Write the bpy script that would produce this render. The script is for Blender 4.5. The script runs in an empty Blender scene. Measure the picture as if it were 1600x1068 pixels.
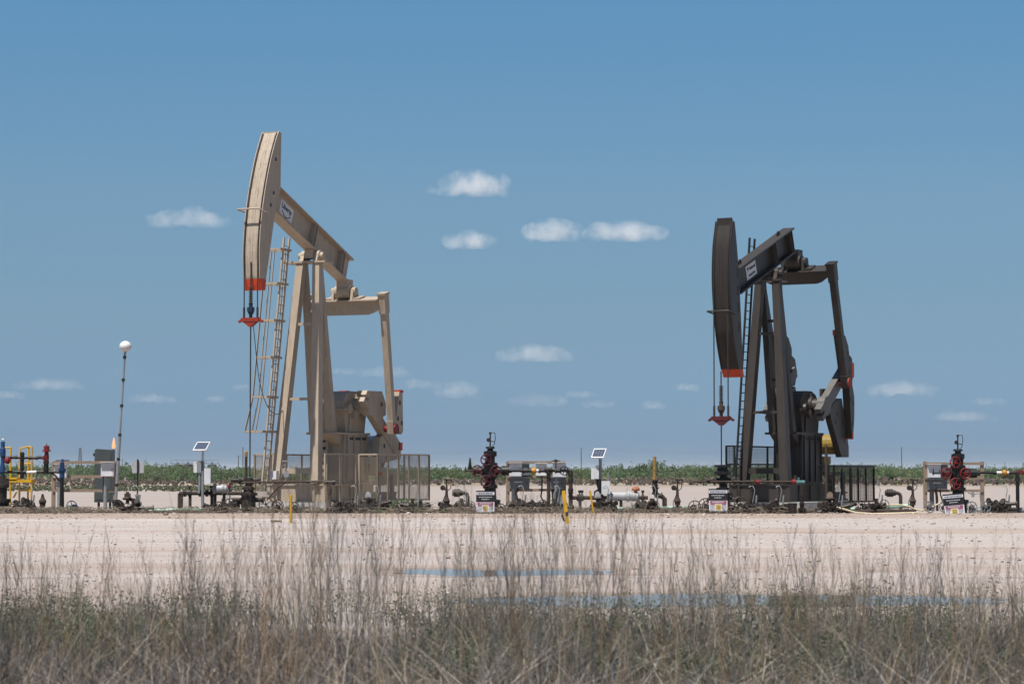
import bpy, math, random
import numpy as np
from mathutils import Vector, Matrix
random.seed(7); RNG = np.random.default_rng(11)
scene = bpy.context.scene
col = scene.collection
HAZE = .00005
F, HZ, CH = 3777.8, 733.0, 1.5          # focal length in photo pixels, horizon row, camera height

# ------------------------------------------------------------------ mesh builder
class MB:
    def __init__(s): s.v = []; s.f = []; s.s = []; s.spans = []
    def add(s, vs, fs, smooth=False):
        o = len(s.v); s.v += [tuple(p) for p in vs]; s.spans.append((o, len(s.v)))
        for f in fs: s.f.append(tuple(i + o for i in f)); s.s.append(smooth)
    def box(s, c, d, rot=None):
        hx, hy, hz = d[0]/2, d[1]/2, d[2]/2
        vs = [Vector((x*hx, y*hy, z*hz)) for x in (-1, 1) for y in (-1, 1) for z in (-1, 1)]
        if rot is not None: vs = [rot @ p for p in vs]
        c = Vector(c)
        s.add([p + c for p in vs], [(0,1,3,2),(4,6,7,5),(0,4,5,1),(2,3,7,6),(0,2,6,4),(1,5,7,3)]); return s
    def bar(s, a, b, w, h, side=(0, 1, 0), w2=None, h2=None):      # box from a to b: w along 'side', h across
        a, b = Vector(a), Vector(b); d = (b - a).normalized(); u = Vector(side); u = (u - d*u.dot(d)).normalized(); n = d.cross(u)
        w2 = w2 or w; h2 = h2 or h; vs = []
        for p, ww, hh in ((a, w, h), (b, w2, h2)):
            for i, j in ((-1,-1),(1,-1),(1,1),(-1,1)): vs.append(p + u*(i*ww/2) + n*(j*hh/2))
        s.add(vs, [(3,2,1,0),(4,5,6,7),(0,1,5,4),(1,2,6,5),(2,3,7,6),(3,0,4,7)]); return s
    def tube(s, pts, r, n=8, r2=None):
        pts = [Vector(p) for p in pts]; m = len(pts); vs = []; fs = []
        d0 = (pts[1]-pts[0]).normalized(); u = d0.orthogonal().normalized()
        for k, p in enumerate(pts):
            d = ((pts[min(k+1, m-1)] - pts[max(k-1, 0)])).normalized()
            u = (u - d*u.dot(d)).normalized(); w = d.cross(u)
            rr = r if r2 is None else r + (r2-r)*k/(m-1)
            for i in range(n):
                a = 2*math.pi*i/n; vs.append(p + (u*math.cos(a) + w*math.sin(a))*rr)
        for k in range(m-1):
            for i in range(n): fs.append((k*n+i, k*n+(i+1)%n, (k+1)*n+(i+1)%n, (k+1)*n+i))
        s.add(vs, fs, n > 5); s.add(vs[:n], [tuple(range(n-1, -1, -1))]); s.add(vs[-n:], [tuple(range(n))]); return s
    def lathe(s, p, d, prof, n=14):                                  # prof = [(dist along d, radius)]
        p = Vector(p); d = Vector(d).normalized(); u = d.orthogonal().normalized(); w = d.cross(u); vs = []; fs = []
        for t, r in prof:
            for i in range(n):
                a = 2*math.pi*i/n; vs.append(p + d*t + (u*math.cos(a) + w*math.sin(a))*max(r, .001))
        m = len(prof)
        for k in range(m-1):
            for i in range(n): fs.append((k*n+i, k*n+(i+1)%n, (k+1)*n+(i+1)%n, (k+1)*n+i))
        for f in fs: pass
        s.add(vs, fs, False); s.add(vs[:n], [tuple(range(n-1, -1, -1))]); s.add(vs[-n:], [tuple(range(n))]); return s
    def prism(s, poly, y0, y1):                                      # polygon in x-z pushed along y
        n = len(poly); vs = [(x, y0, z) for x, z in poly] + [(x, y1, z) for x, z in poly]
        s.add(vs, [tuple(range(n)), tuple(range(2*n-1, n-1, -1))] + [(i, i+n, (i+1)%n+n, (i+1)%n) for i in range(n)]); return s
    def ring(s, c, nrm, R, r, n=20, m=6, a0=0, a1=2*math.pi):
        c = Vector(c); d = Vector(nrm).normalized(); u = d.orthogonal().normalized(); w = d.cross(u)
        full = abs(a1-a0-2*math.pi) < 1e-6; k = n if full else n+1; vs = []; fs = []
        for i in range(k):
            a = a0 + (a1-a0)*i/n; e = u*math.cos(a) + w*math.sin(a)
            for j in range(m):
                b = 2*math.pi*j/m; vs.append(c + e*(R + r*math.cos(b)) + d*(r*math.sin(b)))
        for i in range(n):
            for j in range(m): fs.append((i*m+j, ((i+1)%k)*m+j, ((i+1)%k)*m+(j+1)%m, i*m+(j+1)%m))
        s.add(vs, fs, True); return s
    def wheel(s, c, nrm, R, r=.018, spokes=5):
        s.ring(c, nrm, R, r); c = Vector(c); d = Vector(nrm).normalized(); u = d.orthogonal().normalized(); w = d.cross(u)
        for i in range(spokes):
            a = 2*math.pi*i/spokes + .4; s.tube([c, c + (u*math.cos(a)+w*math.sin(a))*R], r*.8, 5)
        s.lathe(c - d*.05, d, [(0, .05), (.1, .05)], 8); return s
    def sphere(s, c, r, n=20, m=12, sc=(1,1,1)):
        vs = [(c[0]+r*sc[0]*math.sin(math.pi*j/m)*math.cos(2*math.pi*i/n), c[1]+r*sc[1]*math.sin(math.pi*j/m)*math.sin(2*math.pi*i/n), c[2]+r*sc[2]*math.cos(math.pi*j/m)) for j in range(m+1) for i in range(n)]
        s.add(vs, [(j*n+i, (j+1)*n+i, (j+1)*n+(i+1)%n, j*n+(i+1)%n) for j in range(m) for i in range(n)], True); return s
    def ibeam(s, a, b, depth, width, tf=.05, tw=.04, side=(0,1,0)):  # a,b: centre line of the section
        a, b = Vector(a), Vector(b); d = (b-a).normalized(); u = Vector(side); n = d.cross(u).normalized()
        if n.z < 0: n = -n
        s.bar(a + n*(depth/2-tf/2), b + n*(depth/2-tf/2), width, tf, side); s.bar(a - n*(depth/2-tf/2), b - n*(depth/2-tf/2), width, tf, side)
        s.bar(a, b, tw, depth-2*tf-.002, side); return s
    def split(s, name, mat, parent=None):                            # every piece added becomes an object of its own
        o = 0; out = []; owner = {}
        for k, (a, b) in enumerate(s.spans):
            m = MB(); m.v = s.v[a:b]
            for f, sm in zip(s.f, s.s):
                if a <= f[0] < b: m.f.append(tuple(i-a for i in f)); m.s.append(sm)
            out.append(m)
        merged = []                                                  # caps share their tube's vertices position: join a span with its caps
        for m in out:
            if merged and len(m.f) == 1: q = merged[-1]; n = len(q.v); q.v += m.v; q.f += [tuple(i+n for i in f) for f in m.f]; q.s += m.s
            else: merged.append(m)
        return [m.build(name, mat, parent) for m in merged]
    def build(s, name, mat, parent=None, loc=None):
        me = bpy.data.meshes.new(name); me.from_pydata(s.v, [], s.f); me.polygons.foreach_set('use_smooth', s.s)
        me.materials.append(mat); me.update()
        o = bpy.data.objects.new(name, me); col.objects.link(o)
        if parent: o.parent = parent
        if loc: o.location = loc
        return o
def tag(o, label=None, cat=None, group=None, kind=None):
    if label: o['label'] = label
    if cat: o['category'] = cat
    if group: o['group'] = group
    if kind: o['kind'] = kind
    return o
def empty(name, label, cat, loc=(0,0,0), rz=0, group=None):
    o = bpy.data.objects.new(name, None); col.objects.link(o); o.location = loc; o.rotation_euler = (0, 0, rz); o.empty_display_size = .2
    return tag(o, label, cat, group)
class Spot:                                                          # a place on the pad: photo column + distance -> metres
    def __init__(s, px, D): s.px, s.D, s.k = px, D, D/F; s.loc = ((px-800)*s.k, D, 0)
    def P(s, px, py, dy=0.0): return Vector(((px-s.px)*s.k, dy, CH + (HZ-py)*s.k))
def root(name, label, cat, px, D, group=None):
    t = Spot(px, D); t.r = empty(name, label, cat, t.loc, 0, group); return t
def numpy_mesh(name, verts, faces, mat, kind=None, colors=None):
    me = bpy.data.meshes.new(name); nv, nf, k = len(verts), len(faces), faces.shape[1]
    me.vertices.add(nv); me.vertices.foreach_set('co', verts.astype(np.float32).ravel())
    me.loops.add(nf*k); me.loops.foreach_set('vertex_index', faces.astype(np.int32).ravel())
    me.polygons.add(nf); me.polygons.foreach_set('loop_start', np.arange(0, nf*k, k, dtype=np.int32))
    me.polygons.foreach_set('loop_total', np.full(nf, k, dtype=np.int32))
    if colors is not None:
        at = me.color_attributes.new('tint', 'FLOAT_COLOR', 'POINT'); c4 = np.ones((nv, 4), np.float32); c4[:, :3] = colors; at.data.foreach_set('color', c4.ravel())
    me.update(calc_edges=True); me.validate(); me.materials.append(mat)
    o = bpy.data.objects.new(name, me); col.objects.link(o)
    if kind: o['kind'] = kind
    return o

# ------------------------------------------------------------------ materials
def nodes(m):
    m.use_nodes = True; nt = m.node_tree; return nt, nt.nodes['Principled BSDF']
def lk(nt, a, b): nt.links.new(a, b)
def mat(name, base, rough=.6, metal=0.0, var=.16, scale=2.5, dirt=None, dirt_amt=.0, streak=1.0, bump=.0, runs=None):
    m = bpy.data.materials.new(name); nt, b = nodes(m); N = nt.nodes
    tc = N.new('ShaderNodeTexCoord'); mp = N.new('ShaderNodeMapping'); lk(nt, tc.outputs['Object'], mp.inputs[0]); mp.inputs['Scale'].default_value = (streak, streak, 1)
    n1 = N.new('ShaderNodeTexNoise'); n1.inputs['Scale'].default_value = scale; n1.inputs['Detail'].default_value = 8; n1.inputs['Roughness'].default_value = .65
    lk(nt, mp.outputs[0], n1.inputs['Vector'])
    r = N.new('ShaderNodeValToRGB'); r.color_ramp.elements[0].position = .3; r.color_ramp.elements[1].position = .7
    r.color_ramp.elements[0].color = (*[c*(1-var) for c in base], 1); r.color_ramp.elements[1].color = (*[min(1, c*(1+var)) for c in base], 1)
    lk(nt, n1.outputs['Fac'], r.inputs[0]); out = r.outputs[0]
    if dirt:
        n2 = N.new('ShaderNodeTexNoise'); n2.inputs['Scale'].default_value = scale*2.7; n2.inputs['Detail'].default_value = 10; n2.inputs['Roughness'].default_value = .7
        lk(nt, mp.outputs[0], n2.inputs['Vector'])
        r2 = N.new('ShaderNodeValToRGB'); r2.color_ramp.elements[0].position = .62-dirt_amt*.3; r2.color_ramp.elements[1].position = .78-dirt_amt*.2
        lk(nt, n2.outputs['Fac'], r2.inputs[0])
        mx = N.new('ShaderNodeMixRGB'); mx.inputs[2].default_value = (*dirt, 1); lk(nt, r2.outputs[0], mx.inputs[0]); lk(nt, out, mx.inputs[1]); out = mx.outputs[0]
    if runs:
        m3 = N.new('ShaderNodeMapping'); m3.inputs['Scale'].default_value = (7, 7, .45); lk(nt, tc.outputs['Object'], m3.inputs[0]); n3 = N.new('ShaderNodeTexNoise'); n3.inputs['Scale'].default_value = 1.6; n3.inputs['Detail'].default_value = 6; lk(nt, m3.outputs[0], n3.inputs['Vector'])
        r3 = N.new('ShaderNodeValToRGB'); r3.color_ramp.elements[0].position = .54; r3.color_ramp.elements[1].position = .74; lk(nt, n3.outputs['Fac'], r3.inputs[0]); k3 = N.new('ShaderNodeMath'); k3.operation = 'MULTIPLY'; k3.inputs[1].default_value = .5; lk(nt, r3.outputs[0], k3.inputs[0])
        x3 = N.new('ShaderNodeMixRGB'); x3.inputs[2].default_value = (*runs, 1); lk(nt, k3.outputs[0], x3.inputs[0]); lk(nt, out, x3.inputs[1]); out = x3.outputs[0]
    lk(nt, out, b.inputs['Base Color']); b.inputs['Roughness'].default_value = rough; b.inputs['Metallic'].default_value = metal
    b.inputs['Specular IOR Level'].default_value = .3
    if bump:
        bp = N.new('ShaderNodeBump'); bp.inputs['Strength'].default_value = bump; bp.inputs['Distance'].default_value = .02; lk(nt, n1.outputs['Fac'], bp.inputs['Height']); lk(nt, bp.outputs[0], b.inputs['Normal'])
    return m
RUST = (.085, .04, .022)
M = dict(
    tan=mat('tan_paint', (.36, .295, .225), .5, dirt=(.17, .13, .10), dirt_amt=.05, streak=1.3, scale=2.2, var=.08, runs=(.19, .14, .10)),
    tan_face=mat('weathered_tan', (.35, .29, .225), .6, dirt=(.14, .105, .08), dirt_amt=.2, streak=1.6, scale=3.0, var=.10, runs=(.10, .065, .042)),
    brown=mat('brown_paint', (.045, .038, .033), .42, dirt=(.036, .028, .023), dirt_amt=.1, streak=1.3, scale=2.2, var=.1, runs=(.022, .015, .011)),
    brown_face=mat('weathered_brown', (.026, .021, .018), .5, dirt=(.022, .017, .014), dirt_amt=.2, streak=1.8, scale=2.6, var=.12),
    orange=mat('orange_paint', (.45, .05, .018), .5, dirt=(.2, .03, .015), dirt_amt=.2),
    red=mat('red_paint', (.15, .012, .016), .5, dirt=(.12, .012, .012), dirt_amt=.25, scale=5),
    black=mat('black_steel', (.010, .010, .010), .45, dirt=(.03, .025, .02), dirt_amt=.25, scale=5),
    grime=mat('oily_steel', (.022, .018, .015), .5, dirt=(.06, .036, .024), dirt_amt=.35, scale=4),
    rust=mat('rusty_pipe', (.05, .034, .027), .8, var=.35, dirt=(.09, .045, .028), dirt_amt=.2, scale=5),
    cable=mat('wire_rope', (.03, .024, .02), .6),
    wood=mat('weathered_timber', (.22, .165, .125), .85, var=.25, scale=4, streak=6),
    grey=mat('grey_box_paint', (.56, .56, .57), .5, dirt=(.2, .19, .17), dirt_amt=.15),
    dgrey=mat('dark_grey_panel', (.12, .13, .14), .5),
    galv=mat('galvanised_pipe', (.26, .27, .275), .4, .35, dirt=(.16, .12, .09), dirt_amt=.2),
    cabinet=mat('green_grey_cabinet', (.052, .062, .062), .5, dirt=(.09, .09, .08), dirt_amt=.15),
    white=mat('white_paint', (.6, .6, .59), .45, var=.05),
    pvc=mat('pale_green_pipe', (.27, .42, .34), .5, dirt=(.3, .27, .22), dirt_amt=.25),
    hose=mat('tan_hose', (.50, .42, .29), .6, dirt=(.3, .22, .14), dirt_amt=.3),
    yellow=mat('yellow_paint', (.5, .29, .012), .5, dirt=(.3, .2, .05), dirt_amt=.18),
    blue=mat('blue_paint', (.013, .05, .13), .45, dirt=(.03, .04, .06), dirt_amt=.2, scale=5),
    concrete=mat('grey_concrete', (.36, .35, .335), .9, dirt=(.2, .175, .15), dirt_amt=.3, scale=1.2, bump=.3),
    cell=mat('solar_cell', (.06, .075, .11), .15, var=.1),
    signblack=mat('sign_black', (.013, .013, .015), .5), signwhite=mat('sign_white', (.55, .55, .58), .5, var=.1, scale=14),
    signred=mat('sign_red', (.24, .06, .10), .5), signyel=mat('sign_yellow', (.52, .36, .09), .5, var=.3, scale=30),
    ink=mat('sign_ink', (.03, .04, .09), .5), paleink=mat('pale_ink', (.42, .42, .45), .6),
    bluewhite=mat('pale_blue_drum', (.55, .62, .66), .45), engine=mat('engine_yellow', (.24, .165, .04), .45, dirt=(.25, .15, .03), dirt_amt=.2),
    far=mat('far_dark_steel', (.075, .075, .075), .7), pole=mat('creosote_wood', (.06, .045, .035), .9),
    rustyellow=mat('rusty_yellow_pipe', (.30, .17, .05), .7, dirt=RUST, dirt_amt=.35, scale=4),
    galvsheet=mat('aluminium_sheet', (.36, .36, .37), .5), crankgrey=mat('dusty_grey_paint', (.115, .108, .10), .5, dirt=(.05, .045, .04), dirt_amt=.2), darkblue=mat('dark_blue_steel', (.012, .025, .05), .5), redorange=mat('weathered_red_orange', (.24, .028, .014), .55, dirt=(.06, .02, .015), dirt_amt=.35, scale=7), darkred=mat('dark_red_steel', (.075, .012, .014), .55, dirt=(.03, .012, .01), dirt_amt=.3), amber=mat('amber_paint', (.42, .19, .02), .5, dirt=(.1, .05, .02), dirt_amt=.3, scale=6), rustorange=mat('faded_orange', (.34, .12, .06), .6), teal=mat('teal_valve', (.06, .14, .14), .5), bark=mat('grey_bark', (.09, .07, .055), .9),
)
def emis(name, c, s):
    m = bpy.data.materials.new(name); nt, b = nodes(m); b.inputs['Emission Color'].default_value = (*c, 1); b.inputs['Emission Strength'].default_value = s; b.inputs['Base Color'].default_value = (0, 0, 0, 1); return m
M['flame'] = emis('flame', (1, .42, .17), 1.0)
def tint_mat(name, rough=.9, trans=.25):                             # foliage: own colour per blade, some light passes through
    m = bpy.data.materials.new(name); nt, b = nodes(m); N = nt.nodes
    a = N.new('ShaderNodeAttribute'); a.attribute_name = 'tint'; lk(nt, a.outputs['Color'], b.inputs['Base Color']); b.inputs['Roughness'].default_value = rough; b.inputs['Specular IOR Level'].default_value = .15
    tr = N.new('ShaderNodeBsdfTranslucent'); lk(nt, a.outputs['Color'], tr.inputs[0]); mx = N.new('ShaderNodeMixShader'); mx.inputs[0].default_value = trans
    lk(nt, b.outputs[0], mx.inputs[1]); lk(nt, tr.outputs[0], mx.inputs[2]); lk(nt, mx.outputs[0], N['Material Output'].inputs['Surface']); return m
M['blade'] = tint_mat('grass_blade', .9, .12); M['leaf'] = tint_mat('leaf', .7, .3)

# ------------------------------------------------------------------ ground
def vnoise(x, y, seed=0):                                            # smooth value noise on numpy arrays
    def h(i, j):
        n = (i*374761393 + j*668265263 + seed*1274126177) & 0xffffffff; n = ((n ^ (n >> 13))*1274126177) & 0xffffffff; return ((n ^ (n >> 16)) & 0xffff)/65535.0
    xi, yi = np.floor(x).astype(np.int64), np.floor(y).astype(np.int64); u, v = x-xi, y-yi; u = u*u*(3-2*u); v = v*v*(3-2*v)
    return (h(xi, yi)*(1-u)+h(xi+1, yi)*u)*(1-v) + (h(xi, yi+1)*(1-u)+h(xi+1, yi+1)*u)*v
def fbm(x, y, seed=0, o=4):
    t = 0; a = .5
    for k in range(o): t = t + a*(vnoise(x*2**k, y*2**k, seed+k)-.5); a *= .5
    return t
def gz(x, y):
    x = np.asarray(x, float); y = np.asarray(y, float)
    near = np.clip((160-y)/60, 0, 1)
    z = .035*fbm(x*.35, y*.7, 3)*near + .055*fbm(x*.9, y*2.2, 5)*np.clip((48-y)/10, 0, 1) + .11*fbm(x*1.1, y*1.6, 45)*np.exp(-((y-36.2)/1.6)**2) + .07*fbm(x*.8, y*1.4, 46)*np.exp(-((y-28.4)/2.2)**2)
    for c, w, d, sd in ((44.6, .22, .05, 1), (43.0, .22, .04, 2), (60, .4, .05, 3), (58, .4, .04, 4), (52, .25, .03, 6), (34.2, .2, .035, 8), (71, .5, .07, 9)):   # wheel ruts running along the lease road
        cc = c + 1.2*(vnoise(x*.06, x*0+sd, sd)-.5)
        z = z - d*np.exp(-((y-cc)/w)**2)*(.4+.9*vnoise(x*.2, x*0, sd+20)) + d*.7*np.exp(-((y-cc-2.2*w)/w)**2)*vnoise(x*.5, x*0, sd+40)
    z = z - .11*np.exp(-((y-36.1)/1.2)**2)*np.clip(1.1-np.abs(x+.2)/2.2, -.1, 1)
    z = z - .085*np.exp(-((y-28.4)/1.35)**2)*np.clip(1.3-np.abs(x-2.4)/3.6, -.05, 1)
    z = z + .035*np.exp(-((y-79.5)/1.6)**2)*(.3+1.0*vnoise(x*.35, y*.5, 51))       # low spoil bank in front of the pipework
    z = z + .02*np.clip((24-y)/4, 0, 1)
    return z
def axis(segs):
    out = [segs[0][0]]
    for a, b, st in segs: out += list(np.arange(a+st, b+st*.5, st))
    return np.array(out)
gx = np.concatenate([-np.geomspace(9000, 30, 40), axis([(-28, -11, .5), (-11, 11, .13), (11, 28, .5)]), np.geomspace(30, 9000, 40)])
gy = np.concatenate([[-300, -100, -30, -8], axis([(-4, 14, .8), (14, 25, .25), (25, 40, .1), (40, 64, .16), (64, 100, .35)]), np.geomspace(102, 12000, 70)])
X, Y = np.meshgrid(gx, gy); Z = gz(X, Y)
n, m_ = len(gx), len(gy); ii = np.arange(n*m_).reshape(m_, n)
gfaces = np.stack([ii[:-1, :-1], ii[:-1, 1:], ii[1:, 1:], ii[1:, :-1]], -1).reshape(-1, 4)
def ground_mat():
    m = bpy.data.materials.new('caliche_ground'); nt, b = nodes(m); N = nt.nodes
    g = N.new('ShaderNodeNewGeometry'); sx = N.new('ShaderNodeSeparateXYZ'); lk(nt, g.outputs['Position'], sx.inputs[0])
    def noise(sc, scale, det=8, ro=.6):
        mp = N.new('ShaderNodeMapping'); mp.inputs['Scale'].default_value = sc; lk(nt, g.outputs['Position'], mp.inputs[0])
        t = N.new('ShaderNodeTexNoise'); t.inputs['Scale'].default_value = scale; t.inputs['Detail'].default_value = det; t.inputs['Roughness'].default_value = ro; lk(nt, mp.outputs[0], t.inputs['Vector']); return t.outputs['Fac']
    def ramp(f, p0, p1, c0=(0,0,0), c1=(1,1,1)):
        r = N.new('ShaderNodeValToRGB'); e = r.color_ramp.elements; e[0].position, e[1].position = p0, p1; e[0].color = (*c0, 1); e[1].color = (*c1, 1); lk(nt, f, r.inputs[0]); return r.outputs[0]
    def mix(fac, a, bb, mode='MIX'):
        x = N.new('ShaderNodeMixRGB'); x.blend_type = mode
        for i, v in ((0, fac), (1, a), (2, bb)):
            if isinstance(v, (int, float)): x.inputs[i].default_value = v
            elif isinstance(v, tuple): x.inputs[i].default_value = (*v, 1)
            else: lk(nt, v, x.inputs[i])
        return x.outputs[0]
    def math_(op, a, bb, cl=False):
        x = N.new('ShaderNodeMath'); x.operation = op; x.use_clamp = cl
        for i, v in ((0, a), (1, bb)):
            if isinstance(v, (int, float)): x.inputs[i].default_value = v
            else: lk(nt, v, x.inputs[i])
        return x.outputs[0]
    def band(y0, y1, soft):                                          # a strip of soil between two distances
        e = math_('ADD', sx.outputs[1], math_('MULTIPLY', math_('SUBTRACT', noise((.12, .3, 1), 1.0, 5), .5), soft*5))
        a = N.new('ShaderNodeMapRange'); a.inputs[1].default_value = y0; a.inputs[2].default_value = y0+soft; lk(nt, e, a.inputs[0])
        c = N.new('ShaderNodeMapRange'); c.inputs[1].default_value = y1; c.inputs[2].default_value = y1+soft; c.inputs[3].default_value = 1; c.inputs[4].default_value = 0; lk(nt, e, c.inputs[0])
        return math_('MULTIPLY', a.outputs[0], c.outputs[0])
    pale = mix(ramp(noise((.5, 1.6, 1), .5), .3, .7), (.335, .298, .285), (.43, .392, .378))
    pale = mix(ramp(noise((1, 2.2, 1), 6.5, 3, .7), .42, .68), mix(.55, pale, (.29, .245, .22)), pale)      # gravel mottling
    pale = mix(ramp(noise((1, 1, 1), 20, 2, .8), .64, .72), pale, (.17, .135, .115))                        # dark chips
    pale = mix(ramp(noise((1, 1, 1), 15, 2, .8), .63, .72), pale, (.62, .55, .5))                           # pale chips
    soil = mix(ramp(noise((.25, 2.5, 1), .8), .35, .65), (.235, .18, .145), (.31, .245, .205))
    c = mix(math_('MULTIPLY', ramp(noise((.05, 1.0, 1), .42, 6), .54, .66), .65), pale, soil)               # stretched brown traffic streaks
    c = mix(math_('MULTIPLY', ramp(noise((.02, 2.4, 1), .9, 6, .7), .52, .66), .4), c, (.27, .225, .195))                  # fine wheel lines
    c = mix(math_('MULTIPLY', band(87, 208, 3), .55), c, (.25, .212, .19))
    c = mix(math_('MULTIPLY', band(74, 84, 1.5), .85), c, soil)                                           # dug soil along the pipework
    c = mix(math_('MULTIPLY', band(43.2, 46, 1.2), .55), c, soil); c = mix(math_('MULTIPLY', band(57, 61, 1.5), .5), c, soil)
    c = mix(math_('MULTIPLY', band(22, 42, 3.0), .3), c, (.27, .225, .2)); c = mix(math_('MULTIPLY', band(25.5, 32, 1.0), .35), c, (.27, .215, .18)); c = mix(math_('MULTIPLY', band(34.6, 38, .8), .3), c, (.25, .19, .15))   # damp round the puddles
    c = mix(math_('MULTIPLY', band(-50, 22, 1.5), .8), c, (.105, .088, .07))                                # litter under the roadside weeds, colour darkened to stand for shade between clumps
    c = mix(band(205, 20000, 14), c, mix(ramp(noise((.04, .08, 1), 1), .4, .6), (.19, .16, .125), (.28, .23, .185)))
    wet = N.new('ShaderNodeMapRange'); wet.inputs[1].default_value = -.036; wet.inputs[2].default_value = -.012; wet.inputs[3].default_value = .8; wet.inputs[4].default_value = 0; lk(nt, sx.outputs[2], wet.inputs[0])
    c = mix(math_('MULTIPLY', wet.outputs[0], band(24, 40, 1.0)), c, (.15, .12, .098))                      # damp mud in the low spots
    lk(nt, c, b.inputs['Base Color']); b.inputs['Roughness'].default_value = .95; b.inputs['Specular IOR Level'].default_value = .1
    bp = N.new('ShaderNodeBump'); bp.inputs['Strength'].default_value = .8; bp.inputs['Distance'].default_value = .03
    lk(nt, noise((1, 1, 1), 9, 5, .7), bp.inputs['Height']); lk(nt, bp.outputs[0], b.inputs['Normal']); return m
ground = numpy_mesh('ground', np.stack([X, Y, Z], -1).reshape(-1, 3), gfaces, ground_mat(), 'structure')
ground.data.polygons.foreach_set('use_smooth', [True]*len(gfaces))
def water_mat():
    m = bpy.data.materials.new('muddy_water'); nt, b = nodes(m); b.inputs['Base Color'].default_value = (.30, .265, .235, 1); b.inputs['Roughness'].default_value = .02; b.inputs['IOR'].default_value = 1.33
    N = nt.nodes; t = N.new('ShaderNodeTexNoise'); t.inputs['Scale'].default_value = 6; bp = N.new('ShaderNodeBump'); bp.inputs['Strength'].default_value = .004; bp.inputs['Distance'].default_value = .01; lk(nt, t.outputs['Fac'], bp.inputs['Height']); lk(nt, bp.outputs[0], b.inputs['Normal']); return m
WATER = water_mat()
def puddle(x0, x1, y0, y1, z):
    w = MB(); k = 40; cx, cy, rx, ry = (x0+x1)/2, (y0+y1)/2, (x1-x0)/2, (y1-y0)/2
    w.add([(cx+rx*math.cos(2*math.pi*i/k), cy+ry*math.sin(2*math.pi*i/k), z) for i in range(k)], [tuple(range(k))]); o = w.build('puddle_water', WATER); o['kind'] = 'structure'
puddle(-2.6, 2.4, 34.4, 38.0, -.032); puddle(-2.8, 7.4, 25.8, 31.2, -.033)

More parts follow.
